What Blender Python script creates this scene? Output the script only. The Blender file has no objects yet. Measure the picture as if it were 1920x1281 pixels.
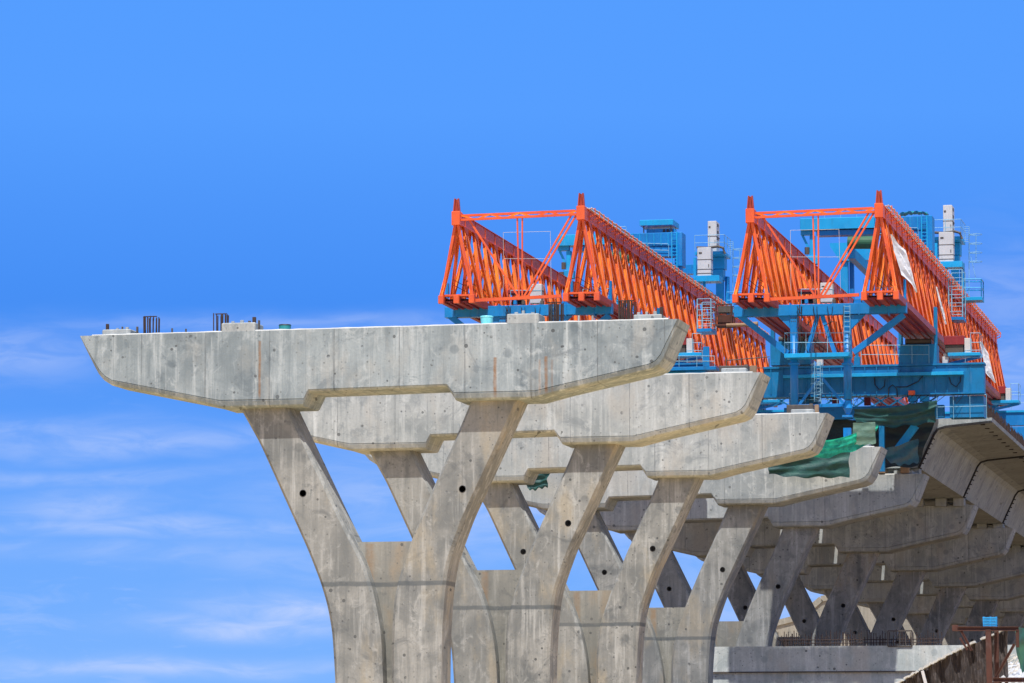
import bpy, math, random
from mathutils import Vector, Matrix, noise as mnoise
random.seed(7)
sc = bpy.context.scene
C = sc.collection

# ---------------------------------------------------------------- camera
FPX, CX, CY = 7400.0, 960.0, 640.5
PITCH = math.radians(6.2046); YAW = math.radians(12.3002)
hd = Vector((-math.sin(YAW), math.cos(YAW), 0))
FW = hd*math.cos(PITCH)+Vector((0, 0, 1))*math.sin(PITCH)
RT = Vector((math.cos(YAW), math.sin(YAW), 0)); UP = RT.cross(FW)
CAM = Vector((0, 0, 1.7))
cd = bpy.data.cameras.new('camera'); cam = bpy.data.objects.new('camera', cd); C.objects.link(cam)
cd.sensor_width = 36; cd.lens = FPX/1920*36; cd.clip_start = 1; cd.clip_end = 20000
cam.matrix_world = Matrix.Translation(CAM) @ Matrix((RT, UP, -FW)).transposed().to_4x4()
sc.camera = cam
# ---------------------------------------------------------------- view
vs = sc.view_settings; vs.view_transform = 'Standard'; vs.look = 'None'; vs.gamma = 1; vs.use_curve_mapping = False
vs.exposure = 0.2
SUN_EL, SUN_AZ = 66, -12      # azimuth: degrees to the left of straight behind the camera side
S = Vector((-math.sin(math.radians(SUN_AZ))*math.cos(math.radians(SUN_EL)), -math.cos(math.radians(SUN_AZ))*math.cos(math.radians(SUN_EL)), math.sin(math.radians(SUN_EL))))
sd = bpy.data.lights.new('sun', 'SUN'); sd.energy = 4.9; sd.angle = math.radians(0.5); sd.color = (1, .965, .915)
so = bpy.data.objects.new('sun', sd); C.objects.link(so); so.rotation_euler = S.to_track_quat('Z', 'Y').to_euler()

Y1 = 180.0
def W(px, py, r=1.0):
    """a point of the photo at the distance r*Y1 along the bridge"""
    d = FW+RT*((px-CX)/FPX)+UP*((CY-py)/FPX)
    return CAM+d*(r*Y1/d.y)

# ---------------------------------------------------------------- node helpers
class NT:
    def __init__(s, tree): s.t = tree; s.n = tree.nodes; s.l = tree.links
    def new(s, typ, **k):
        n = s.n.new(typ)
        for a, b in k.items(): setattr(n, a, b)
        return n
    def put(s, sock, v):
        if hasattr(v, 'is_output'): s.l.new(v, sock)
        else: sock.default_value = v
    def m(s, op, a, b=0.0, c=0.0, clamp=False):
        n = s.new('ShaderNodeMath', operation=op, use_clamp=clamp)
        s.put(n.inputs[0], a); s.put(n.inputs[1], b); s.put(n.inputs[2], c)
        return n.outputs[0]
    def noise(s, vec, scale, detail=4, rough=.55, dist=0.0):
        n = s.new('ShaderNodeTexNoise'); s.l.new(vec, n.inputs['Vector'])
        n.inputs['Scale'].default_value = scale; n.inputs['Detail'].default_value = detail
        n.inputs['Roughness'].default_value = rough; n.inputs['Distortion'].default_value = dist
        return n.outputs[0]
    def scl(s, vec, v):
        n = s.new('ShaderNodeVectorMath', operation='MULTIPLY'); s.l.new(vec, n.inputs[0]); n.inputs[1].default_value = v
        return n.outputs[0]
    def ss(s, v, a, b):
        n = s.new('ShaderNodeMapRange', interpolation_type='SMOOTHSTEP'); s.put(n.inputs[0], v)
        n.inputs[1].default_value = a; n.inputs[2].default_value = b
        return n.outputs[0]
    def mix(s, f, a, b, blend='MIX'):
        n = s.new('ShaderNodeMix', data_type='RGBA', blend_type=blend)
        s.put(n.inputs[0], f)
        s.put(n.inputs[6], a if hasattr(a, 'is_output') else (*a, 1)); s.put(n.inputs[7], b if hasattr(b, 'is_output') else (*b, 1))
        return n.outputs[2]
    def xyz(s, vec):
        n = s.new('ShaderNodeSeparateXYZ'); s.l.new(vec, n.inputs[0]); return n.outputs

# ---------------------------------------------------------------- world
wd = bpy.data.worlds.new('World'); sc.world = wd; wd.use_nodes = True
w = NT(wd.node_tree); w.n.clear()
out = w.new('ShaderNodeOutputWorld'); bg = w.new('ShaderNodeBackground'); w.l.new(bg.outputs[0], out.inputs[0])
sky = w.new('ShaderNodeTexSky', sky_type='NISHITA'); sky.sun_disc = False
sky.sun_elevation = math.radians(SUN_EL); sky.sun_rotation = math.radians(180+SUN_AZ)
tc = w.new('ShaderNodeTexCoord'); X, Y, Z = w.xyz(tc.outputs['Generated'])
el = w.m('MULTIPLY', w.m('ARCSINE', Z), 180/math.pi)
az = w.m('MULTIPLY', w.m('ARCTAN2', X, Y), 180/math.pi)
def azel(px, py):
    d = (FW+RT*((px-CX)/FPX)+UP*((CY-py)/FPX)).normalized()
    return math.degrees(math.atan2(d.x, d.y)), math.degrees(math.asin(d.z))
SKYK = 0.115
ramp = w.new('ShaderNodeValToRGB'); w.l.new(w.ss(el, 0, 14), ramp.inputs[0])
# (smooth step is undone by a linear range below)
lin = w.new('ShaderNodeMapRange'); w.l.new(el, lin.inputs[0]); lin.inputs[1].default_value = 0; lin.inputs[2].default_value = 14
w.l.new(lin.outputs[0], ramp.inputs[0])
EXPK = 2**(-vs.exposure)
def srgb(c): return tuple((x/255/12.92 if x/255 <= .04045 else ((x/255+.055)/1.055)**2.4)*EXPK for x in c)
stops = [(0.0, (142, 190, 255)), (.10, (124, 180, 255)), (.24, (108, 170, 254)), (.36, (90, 157, 251)), (.48, (70, 143, 245)), (.58, (78, 150, 250)), (.68, (86, 158, 255)), (1.0, (84, 157, 255))]
cr = ramp.color_ramp
while len(cr.elements) > 1: cr.elements.remove(cr.elements[0])
cr.elements[0].position = 0; cr.elements[0].color = (*srgb(stops[0][1]), 1)
for p, c in stops[1:]:
    e = cr.elements.new(p); e.color = (*srgb(c), 1)
# thin cirrus: long streaks at fixed directions in the sky plus a field of them all round
comb = w.new('ShaderNodeCombineXYZ'); w.l.new(az, comb.inputs[0]); w.l.new(el, comb.inputs[1])
v1 = w.scl(comb.outputs[0], (.9, 3.4, 1)); wob = w.noise(v1, 1.0, 5, .58, .8)
v2 = w.scl(comb.outputs[0], (.22, .5, 1)); wob2 = w.noise(v2, 1.0, 3, .5)
els = w.m('ADD', el, w.m('MULTIPLY', w.m('SUBTRACT', wob2, .5), .9))
mask = None
streaks = [(20, 650, 190, 34, .42), (560, 605, 560, 12, .30), (0, 800, 330, 14, .35), (240, 828, 430, 17, .42), (120, 890, 330, 12, .34), (150, 955, 150, 22, .5), (300, 998, 420, 13, .48), (330, 1045, 600, 13, .3), (60, 992, 120, 9, .35),
           (560, 1140, 170, 20, .8), (470, 1172, 190, 12, .7), (300, 1245, 420, 11, .62), (560, 1050, 300, 22, .3), (1000, 935, 500, 60, .55), (1900, 560, 160, 70, .28), (1890, 690, 140, 60, .38), (1300, 940, 420, 70, .5), (650, 960, 90, 20, .3), (1480, 1130, 300, 80, .5)]
for px, py, wx, wy, am in streaks:
    a0, e0 = azel(px, py); sa = wx/FPX*57.3; se = wy/FPX*57.3*1.6
    q = w.m('ADD', w.m('POWER', w.m('ABSOLUTE', w.m('DIVIDE', w.m('SUBTRACT', az, a0), sa)), 2.0), w.m('POWER', w.m('ABSOLUTE', w.m('DIVIDE', w.m('SUBTRACT', els, e0), se)), 2.0))
    g = w.m('MULTIPLY', w.m('EXPONENT', w.m('MULTIPLY', q, -1.0)), am)
    mask = g if mask is None else w.m('MAXIMUM', mask, g)
wisp = w.ss(wob, .30, .70)
mask = w.m('MULTIPLY', mask, w.m('ADD', w.m('MULTIPLY', wisp, .70), .38), clamp=True)
field = w.m('MULTIPLY', w.m('MULTIPLY', w.ss(wob, .50, .75), w.ss(el, 6.4, 3.0)), .22)
mask = w.m('MAXIMUM', mask, field)
low = w.mix(mask, ramp.outputs[0], srgb((196, 214, 255)))
nis = w.mix(1.0, sky.outputs[0], (SKYK, SKYK, SKYK*1.0), 'MULTIPLY')
col = w.mix(w.ss(el, 13, 26), low, nis)
w.l.new(col, bg.inputs[0]); bg.inputs[1].default_value = 1.0

# ---------------------------------------------------------------- materials
def mat(name):
    m = bpy.data.materials.new(name); m.use_nodes = True
    t = NT(m.node_tree); b = t.n['Principled BSDF']; return m, t, b
def bump(t, b, h, strength=.3, dist=.02):
    n = t.new('ShaderNodeBump'); t.l.new(h, n.inputs['Height']); n.inputs['Strength'].default_value = strength; n.inputs['Distance'].default_value = dist
    t.l.new(n.outputs[0], b.inputs['Normal'])
def concrete(name, base, dark, light, warm, seam=None, collar=None, marks=()):
    m, t, b = mat(name)
    geo = t.new('ShaderNodeNewGeometry'); pos = geo.outputs['Position']
    tco = t.new('ShaderNodeTexCoord'); ob = tco.outputs['Object']; ox, oy, oz = t.xyz(ob)
    big = t.noise(pos, .32, 5, .62, .6)
    med = t.noise(t.scl(pos, (1.3, 1.3, 1.0)), 1.1, 7, .68, .8)
    strk = t.noise(t.scl(pos, (2.6, 2.6, .16)), 1.0, 6, .66)
    strk2 = t.noise(t.scl(pos, (9, 9, .35)), 1.0, 3, .6)
    fine = t.noise(pos, 9, 4, .6)
    c = t.mix(t.ss(big, .34, .64), dark, base)
    c = t.mix(t.m('MULTIPLY', t.ss(med, .52, .70), .6), c, light)
    c = t.mix(t.m('MULTIPLY', t.ss(strk, .50, .70), .75), c, light)
    c = t.mix(t.m('MULTIPLY', t.ss(strk, .48, .32), .8), c, dark)
    c = t.mix(t.m('MULTIPLY', t.ss(strk2, .56, .70), .30), c, dark)
    c = t.mix(t.m('MULTIPLY', t.ss(t.noise(pos, .55, 7, .72, 1.0), .53, .64), .5), c, (dark[0]*.52, dark[1]*.56, dark[2]*.62))
    c = t.mix(t.m('MULTIPLY', t.ss(t.noise(t.scl(pos, (.5, .5, .22)), 1.0, 5, .6), .52, .68), .55), c, warm)
    c = t.mix(t.m('MULTIPLY', t.ss(fine, .40, .62), .12), c, (.12, .12, .12), 'MIX')
    # pits and tie holes
    px_, py_, pz_ = t.xyz(pos); cxz = t.new('ShaderNodeCombineXYZ'); t.l.new(t.m('ADD', px_, t.m('MULTIPLY', py_, .31)), cxz.inputs[0]); t.l.new(pz_, cxz.inputs[1])
    vo = t.new('ShaderNodeTexVoronoi', feature='F1', voronoi_dimensions='2D'); vo.inputs['Scale'].default_value = 1.0; t.l.new(cxz.outputs[0], vo.inputs['Vector'])
    rr = t.m('ADD', .025, t.m('MULTIPLY', t.ss(t.noise(pos, .9, 2), .35, .7), .075))
    pit = t.m('MULTIPLY', t.m('LESS_THAN', vo.outputs['Distance'], rr), t.ss(t.noise(pos, .55, 2), .49, .54))
    c = t.mix(t.m('MULTIPLY', pit, .8), c, (.06, .065, .068))
    vo3 = t.new('ShaderNodeTexVoronoi', feature='F1', voronoi_dimensions='2D'); vo3.inputs['Scale'].default_value = 2.3; t.l.new(cxz.outputs[0], vo3.inputs['Vector'])
    pit3 = t.m('MULTIPLY', t.ss(vo3.outputs['Distance'], .13, .06), t.ss(t.noise(pos, 1.3, 3), .50, .62))
    c = t.mix(t.m('MULTIPLY', pit3, .55), c, (.10, .105, .10))
    # regular rows of filled tie holes
    gx = t.m('ABSOLUTE', t.m('SUBTRACT', t.m('FRACT', t.m('DIVIDE', ox, 1.06)), .5)); gz = t.m('ABSOLUTE', t.m('SUBTRACT', t.m('FRACT', t.m('DIVIDE', oz, 1.35)), .5))
    gd = t.m('SQRT', t.m('ADD', t.m('POWER', t.m('MULTIPLY', gx, 1.06), 2.0), t.m('POWER', t.m('MULTIPLY', gz, 1.35), 2.0)))
    c = t.mix(t.m('MULTIPLY', t.m('MULTIPLY', t.ss(gd, .055, .03), t.ss(t.noise(pos, 1.1, 2), .42, .56)), .6), c, (.08, .085, .085))
    # cracks / shutter steps
    wv = t.m('ABSOLUTE', t.m('SUBTRACT', t.noise(t.scl(pos, (.35, .35, .9)), .6, 5, .6, .4), .5))
    c = t.mix(t.m('MULTIPLY', t.m('MULTIPLY', t.ss(wv, .006, .001), t.ss(big, .5, .62)), .45), c, dark)
    vo2 = t.new('ShaderNodeTexVoronoi', feature='F1', voronoi_dimensions='2D'); vo2.inputs['Scale'].default_value = .48; t.l.new(cxz.outputs[0], vo2.inputs['Vector'])
    blob = t.ss(t.m('ADD', vo2.outputs['Distance'], t.m('MULTIPLY', t.m('SUBTRACT', fine, .5), .12)), .13, .08)
    c = t.mix(t.m('MULTIPLY', blob, t.m('MULTIPLY', t.ss(t.noise(pos, .4, 2), .45, .6), .55)), c, (dark[0]*.7, dark[1]*.72, dark[2]*.75))
    if seam:
        per, off = seam
        for p_, o_, wd_, k_ in ((per, off, .008, .6), (per/2, off+.2, .006, .3)):
            fx = t.m('ABSOLUTE', t.m('SUBTRACT', t.m('FRACT', t.m('ADD', t.m('DIVIDE', t.m('SUBTRACT', ox, o_), p_), 100.5)), .5))
            ln = t.m('MULTIPLY', t.ss(fx, wd_*1.8, wd_*.4), t.m('ADD', .35, t.m('MULTIPLY', t.ss(med, .4, .6), .65)))
            c = t.mix(t.m('MULTIPLY', ln, k_), c, (.07, .075, .08))
            # each shutter panel has a slightly different tone
            cell = t.m('FLOOR', t.m('ADD', t.m('DIVIDE', t.m('SUBTRACT', ox, o_), p_), 100.0))
            wn = t.new('ShaderNodeTexWhiteNoise', noise_dimensions='2D'); cv = t.new('ShaderNodeCombineXYZ'); t.l.new(cell, cv.inputs[0])
            oi = t.new('ShaderNodeObjectInfo'); t.l.new(oi.outputs['Random'], cv.inputs[1]); t.l.new(cv.outputs[0], wn.inputs['Vector'])
            c = t.mix(t.m('MULTIPLY', wn.outputs['Value'], .16), c, dark)
    if collar is not None:
        dz = t.m('ABSOLUTE', t.m('SUBTRACT', t.m('ADD', oz, t.m('MULTIPLY', t.m('SUBTRACT', t.noise(pos, 1.2, 4), .5), .10)), collar))
        c = t.mix(t.m('MULTIPLY', t.ss(dz, .15, .07), .8), c, (.085, .10, .11))
        dz2 = t.m('SUBTRACT', t.m('ADD', oz, t.m('MULTIPLY', t.m('SUBTRACT', t.noise(pos, 2.0, 4, .7), .5), 1.6)), collar)
        st = t.m('MULTIPLY', t.ss(dz2, 0, .12), t.ss(dz2, .75, .5))
        c = t.mix(t.m('MULTIPLY', st, .28), c, dark)
    for mx, z1, z0, wdt, col_, k in marks:
        dx = t.m('ABSOLUTE', t.m('SUBTRACT', t.m('ADD', ox, t.m('MULTIPLY', t.m('SUBTRACT', t.noise(pos, 1.5, 3), .5), .08)), mx))
        mm = t.m('MULTIPLY', t.ss(dx, wdt, wdt*.25), t.m('MULTIPLY', t.ss(oz, z0-.05, z0+.3), t.ss(oz, z1+.03, z1-.03)))
        mm = t.m('MULTIPLY', mm, t.m('ADD', .62, t.m('MULTIPLY', t.ss(t.noise(pos, 3.0, 4, .7), .4, .62), .38)))
        c = t.mix(t.m('MULTIPLY', mm, k), c, col_)
    oi2 = t.new('ShaderNodeObjectInfo'); c = t.mix(t.m('MULTIPLY', oi2.outputs['Random'], .30), c, dark)
    t.l.new(c, b.inputs['Base Color']); b.inputs['Roughness'].default_value = .9; b.inputs['Specular IOR Level'].default_value = .25
    bump(t, b, t.m('ADD', med, t.m('MULTIPLY', t.m('ADD', fine, t.m('MULTIPLY', pit, -2.5)), .5)), .35, .03)
    return m
def paint(name, base, fade, rough=.45, dirt=(.05, .03, .02), dk=.5, sc_=1.0):
    m, t, b = mat(name); geo = t.new('ShaderNodeNewGeometry'); pos = geo.outputs['Position']
    n1 = t.noise(pos, .5*sc_, 5, .6); n2 = t.noise(t.scl(pos, (3, 3, .6)), 1.2*sc_, 6, .7); n3 = t.noise(pos, 5, 5, .7)
    c = t.mix(t.ss(n1, .35, .68), base, fade)
    c = t.mix(t.m('MULTIPLY', t.ss(n2, .55, .72), dk), c, dirt)
    c = t.mix(t.m('MULTIPLY', t.ss(n3, .57, .68), dk*.8), c, dirt)
    n4 = t.noise(t.scl(pos, (1, 1, .3)), 2.2*sc_, 4, .7); c = t.mix(t.m('MULTIPLY', t.ss(n4, .52, .70), .35), c, tuple(min(1, x*.75+.10) for x in base))
    oi = t.new('ShaderNodeObjectInfo'); c = t.mix(t.m('MULTIPLY', oi.outputs['Random'], .4), c, fade)
    t.l.new(c, b.inputs['Base Color'])
    t.l.new(t.m('ADD', rough-.08, t.m('MULTIPLY', n2, .2)), b.inputs['Roughness']); b.inputs['Specular IOR Level'].default_value = .4
    bump(t, b, n3, .12, .01)
    return m
def plain(name, base, rough=.7, var=.3, metallic=0.0):
    return paint(name, base, tuple(x*(1-var) for x in base), rough, tuple(x*.35 for x in base), .35)

zc1 = W(700, 1093).z
# pier-local frame: origin at the cap's centre on the ground
PX0 = W(709, 757).x
M = {}
def lx(px, py=700): return W(px, py).x-PX0
rust = (.24, .12, .045)
mk = [(lx(487), W(487, 640).z, W(487, 750).z, .09, rust, .75), (lx(928), W(928, 670).z, W(928, 748).z, .12, rust, .85), (lx(1024), W(1024, 668).z, W(1024, 740).z, .11, rust, .8), (lx(1012), W(1012, 674).z, W(1012, 740).z, .09, rust, .45), (lx(1035), W(1035, 674).z, W(1035, 740).z, .08, rust, .35),
      (lx(975), W(975, 602).z, W(975, 650).z, .55, (.16, .18, .19), .45)]
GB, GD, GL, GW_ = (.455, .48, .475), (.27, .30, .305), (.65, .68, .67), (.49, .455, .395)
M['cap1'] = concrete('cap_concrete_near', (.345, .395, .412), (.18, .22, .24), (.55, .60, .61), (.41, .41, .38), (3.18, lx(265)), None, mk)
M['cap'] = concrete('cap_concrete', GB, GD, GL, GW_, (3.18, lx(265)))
M['leg'] = concrete('leg_concrete', (.335, .335, .31), (.175, .185, .18), (.50, .505, .48), (.43, .37, .26), None, zc1)
M['web'] = concrete('web_concrete', (.33, .32, .275), (.22, .22, .20), (.43, .43, .39), (.38, .28, .17), None, zc1, [(lx(678), W(678, 1016).z, 1.0, .30, (.30, .17, .07), .6)])
M['deck'] = concrete('deck_concrete', (.37, .41, .41), (.26, .29, .30), (.49, .53, .53), (.34, .355, .33))
M['pale_edge'] = plain('pale_edge_paint', (.55, .55, .52), .9, .2)
M['ramp'] = concrete('ramp_concrete', (.33, .30, .24), (.25, .24, .20), (.40, .38, .32), (.33, .29, .22))
M['wall'] = concrete('wall_concrete', (.60, .63, .60), (.40, .45, .44), (.76, .79, .76), (.55, .52, .45))
M['orange'] = paint('orange_paint', (.84, .135, .025), (.62, .085, .03), .42, (.25, .045, .02), .35)
M['orange2'] = paint('orange_paint_bright', (1.0, .28, .02), (.72, .10, .018), .45, (.26, .04, .018), .36)
M['chord'] = paint('chord_red_paint', (.40, .055, .025), (.30, .04, .025), .5, (.06, .02, .015), .5)
M['maroon'] = paint('maroon_paint', (.30, .025, .03), (.20, .02, .03), .5, (.05, .02, .02), .5)
M['blue'] = paint('blue_paint', (.002, .23, .62), (.004, .17, .47), .42, (.02, .06, .12), .45)
M['deep'] = paint('blue_paint_shaded', (.001, .19, .44), (.002, .14, .32), .45, (.01, .03, .06), .5)  # the blue paint darkened for the shadow on the cross girders
M['sky'] = paint('light_blue_paint', (.008, .38, .74), (.008, .28, .58), .42, (.02, .10, .16), .35)
M['cab'] = plain('grey_cabinet_paint', (.60, .60, .60), .5, .15)
M['white'] = plain('white_sheet', (.90, .90, .89), .8, .05)
M['steel'] = plain('dark_steel', (.10, .085, .075), .6, .3)
M['black'] = plain('black_rubber', (.018, .018, .02), .6, .3)
M['gusset'] = paint('gusset_paint_shaded', (.42, .05, .02), (.28, .035, .02), .6, (.08, .02, .015), .6)  # gusset plates coloured dark to paint in the shadows at the nodes
M['rust'] = paint('rusty_steel', (.10, .036, .026), (.06, .026, .02), .8, (.04, .02, .015), .6, 3)
M['bar'] = paint('rebar_steel', (.055, .03, .024), (.035, .022, .02), .8, (.03, .02, .02), .6, 3)
M['rail'] = plain('pale_blue_rail', (.22, .48, .66), .45, .2)
M['cable'] = plain('pale_cable', (.74, .68, .58), .6, .2)
M['cyan'] = plain('cyan_plastic', (.22, .78, .85), .35, .1)
M['teal'] = plain('teal_plastic', (.02, .30, .33), .4, .2)
M['crate'] = plain('blue_plastic', (.02, .33, .72), .4, .1)
M['green'] = paint('dark_green_paint', (.03, .13, .06), (.025, .10, .05), .6, (.02, .03, .02), .4)
M['plinth'] = concrete('plinth_concrete', (.40, .43, .43), (.30, .33, .34), (.55, .58, .57), (.42, .40, .35))
M['timber'] = plain('timber', (.33, .22, .14), .8, .3)
def netmat(name, base, fade, trans=.25):
    m, t, b = mat(name); geo = t.new('ShaderNodeNewGeometry'); pos = geo.outputs['Position']
    n1 = t.noise(t.scl(pos, (1, 1, 2.5)), 1.1, 5, .6); n2 = t.noise(pos, 8, 3)
    c = t.mix(t.ss(n1, .35, .66), base, fade); t.l.new(c, b.inputs['Base Color']); b.inputs['Roughness'].default_value = .6
    tr = t.new('ShaderNodeBsdfTranslucent'); t.l.new(c, tr.inputs[0]); ms = t.new('ShaderNodeMixShader'); ms.inputs[0].default_value = trans
    t.l.new(b.outputs[0], ms.inputs[1]); t.l.new(tr.outputs[0], ms.inputs[2]); t.l.new(ms.outputs[0], t.n['Material Output'].inputs[0])
    bump(t, b, t.m('ADD', n1, n2), .5, .05); return m
M['net'] = netmat('dark_green_net', (.008, .05, .05), (.012, .085, .07), .12)
M['net2'] = netmat('bright_green_net', (.03, .72, .42), (.01, .33, .22), .4)
M['shade_sheet'] = netmat('blackish_shade', (.016, .026, .032), (.022, .045, .045), .05)
M['cloth'] = netmat('teal_cloth', (.03, .24, .17), (.015, .12, .10), .2)
M['net3'] = netmat('grey_green_sheet', (.16, .26, .19), (.10, .19, .14), .2)
def thatch():
    m, t, b = mat('brown_shade_net'); geo = t.new('ShaderNodeNewGeometry'); pos = geo.outputs['Position']
    n = t.noise(t.scl(pos, (26, 26, 2.4)), 1.0, 7, .75, .6); n0 = t.noise(pos, 1.0, 4)
    c = t.mix(t.ss(n, .42, .70), (.035, .026, .024), (.17, .14, .125)); c = t.mix(t.m('MULTIPLY', t.ss(n0, .4, .65), .5), c, (.03, .026, .028))
    t.l.new(c, b.inputs['Base Color']); b.inputs['Roughness'].default_value = .9; bump(t, b, n, .8, .05); return m
M['thatch'] = thatch()
def groundmat():
    m, t, b = mat('sandy_ground'); geo = t.new('ShaderNodeNewGeometry'); pos = geo.outputs['Position']
    n = t.noise(pos, .05, 6, .6); c = t.mix(t.ss(n, .35, .65), (.76, .53, .25), (.66, .46, .22))
    t.l.new(c, b.inputs['Base Color']); b.inputs['Roughness'].default_value = .95; return m
M['ground'] = groundmat()

# ---------------------------------------------------------------- mesh helpers
OFF = {}
class MB:
    def __init__(s): s.v = []; s.f = []
    def add(s, vs_, fs):
        k = len(s.v); s.v += [Vector(q) for q in vs_]; s.f += [tuple(i+k for i in f) for f in fs]; return s
    def box(s, x0, x1, y0, y1, z0, z1):
        return s.add([(x0, y0, z0), (x1, y0, z0), (x1, y1, z0), (x0, y1, z0), (x0, y0, z1), (x1, y0, z1), (x1, y1, z1), (x0, y1, z1)],
                     [(0, 3, 2, 1), (4, 5, 6, 7), (0, 1, 5, 4), (1, 2, 6, 5), (2, 3, 7, 6), (3, 0, 4, 7)])
    def cbox(s, x0, x1, y0, y1, z0, z1, c=.03):
        """box with chamfered vertical and top edges"""
        def ring(i, z): return [(x0+c+i, y0+i, z), (x1-c-i, y0+i, z), (x1-i, y0+c+i, z), (x1-i, y1-c-i, z), (x1-c-i, y1-i, z), (x0+c+i, y1-i, z), (x0+i, y1-c-i, z), (x0+i, y0+c+i, z)]
        return s.rings([ring(0, z0), ring(0, z1-c), ring(c, z1)])
    def rings(s, rs, caps=True):
        n = len(rs[0]); k = len(s.v)
        for r in rs: s.v += [Vector(q) for q in r]
        for a in range(len(rs)-1):
            for i in range(n):
                j = (i+1) % n; s.f.append((k+a*n+i, k+a*n+j, k+(a+1)*n+j, k+(a+1)*n+i))
        if caps:
            s.f.append(tuple(k+i for i in reversed(range(n)))); s.f.append(tuple(k+(len(rs)-1)*n+i for i in range(n)))
        return s
    def beam(s, p, q, a, b=None, up=(0, 0, 1)):
        b = b or a; p = Vector(p); q = Vector(q); d = (q-p).normalized(); u = Vector(up)
        if abs(d.dot(u)) > .98: u = Vector((0, 1, 0))
        x = d.cross(u).normalized(); y = x.cross(d).normalized()
        def ring(o): return [o-x*a/2-y*b/2, o+x*a/2-y*b/2, o+x*a/2+y*b/2, o-x*a/2+y*b/2]
        return s.rings([ring(p), ring(q)])
    def hbeam(s, p, q, a, b, t=.03, up=(0, 0, 1)):
        """I section"""
        p = Vector(p); q = Vector(q); d = (q-p).normalized(); u = Vector(up)
        if abs(d.dot(u)) > .98: u = Vector((0, 1, 0))
        x = d.cross(u).normalized(); y = x.cross(d).normalized()
        s.beam(p+y*(b/2-t/2), q+y*(b/2-t/2), a, t, y); s.beam(p-y*(b/2-t/2), q-y*(b/2-t/2), a, t, y); s.beam(p, q, t, b-2*t-.004, y); return s
    def tube(s, pts, r, n=8):
        pts = [Vector(p) for p in pts]; rs = []
        for i, p in enumerate(pts):
            d = (pts[min(i+1, len(pts)-1)]-pts[max(i-1, 0)]).normalized(); u = Vector((0, 0, 1)) if abs(d.z) < .9 else Vector((0, 1, 0))
            x = d.cross(u).normalized(); y = x.cross(d)
            rr = r[i] if isinstance(r, (list, tuple)) else r
            rs.append([p+(x*math.cos(a)+y*math.sin(a))*rr for a in [2*math.pi*k/n for k in range(n)]])
        return s.rings(rs)
    def prism(s, poly, y0, y1):
        return s.rings([[(x, y0, z) for x, z in poly], [(x, y1, z) for x, z in poly]])
    def pb(s, px0, py0, px1, py1, r, depth, c=0, dy=0):
        """box whose front face spans photo pixels at distance r and runs back by depth metres"""
        xm_ = (px0+px1)/2; a = W(min(px0, px1), (py0+py1)/2, r); b = W(max(px0, px1), (py0+py1)/2, r); a.z = W(xm_, max(py0, py1), r).z; b.z = W(xm_, min(py0, py1), r).z; y = r*Y1+dy
        return s.cbox(a.x, b.x, y, y+depth, a.z, b.z, c) if c else s.box(a.x, b.x, y, y+depth, a.z, b.z)
def build(mb, name, m, parent=None, smooth=False, loc=None):
    me = bpy.data.meshes.new(name)
    if parent is not None: o_ = Vector(OFF[parent.name])
    elif loc is not None: o_ = Vector(loc)
    else: o_ = Vector((sum(v.x for v in mb.v)/len(mb.v), sum(v.y for v in mb.v)/len(mb.v), min(v.z for v in mb.v)))
    me.from_pydata([tuple(v-o_) for v in mb.v], [], mb.f); me.update()
    import bmesh
    bm = bmesh.new(); bm.from_mesh(me); bmesh.ops.recalc_face_normals(bm, faces=bm.faces); bm.to_mesh(me); bm.free()
    me.materials.append(M[m] if isinstance(m, str) else m)
    if smooth:
        for p in me.polygons: p.use_smooth = True
    o = bpy.data.objects.new(name, me); C.objects.link(o)
    if parent is not None: o.parent = parent
    else: o.location = o_
    OFF[o.name] = o_
    return o
def thing(name, loc, label, cat, group=None):
    o = bpy.data.objects.new(name, None); C.objects.link(o); o.location = loc; o.empty_display_size = .5
    OFF[o.name] = Vector(loc); tag(o, label, cat, group); return o
def tag(o, label=None, cat=None, group=None, kind=None):
    if label: o['label'] = label
    if cat: o['category'] = cat
    if group: o['group'] = group
    if kind: o['kind'] = kind
    return o
def kids(o): return [x for x in bpy.data.objects if x.parent == o]
def copy_tree(o, d=Vector((0, 0, 0)), label=None, parent=None):
    c = o.copy(); C.objects.link(c)
    if parent is None:
        c.location = o.location+Vector(d)
        if label: c['label'] = label
    else: c.parent = parent
    OFF[c.name] = OFF[o.name]+Vector(d)
    for ch in kids(o): copy_tree(ch, d, None, c)
    return c

# ---------------------------------------------------------------- ground
g = MB(); N = 40
for i in range(N+1):
    for j in range(N+1):
        a = -6000+12000*i/N; b = -3000+12000*j/N; g.v.append(Vector((a, b, 0)))
for i in range(N):
    for j in range(N): g.f.append((i*(N+1)+j, (i+1)*(N+1)+j, (i+1)*(N+1)+j+1, i*(N+1)+j+1))
tag(build(g, 'ground', 'ground', loc=(0, 0, 0)), kind='structure')

m_ = MB()
for i in range(12): 
    for j in range(2): m_.v.append(Vector((-90+j*135, 232+i*60, .02)))
for i in range(11): m_.f.append((2*i, 2*i+1, 2*i+3, 2*i+2))
M['dark_sheet'] = plain('dark_sheet_brown', (.12, .072, .036), .95, .25)
tag(build(m_, 'bounce_cut_sheet', 'dark_sheet', loc=(0, 232, .02)), kind='structure')  # dark sheet added out of view to cut ground bounce on the far piers
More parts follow.
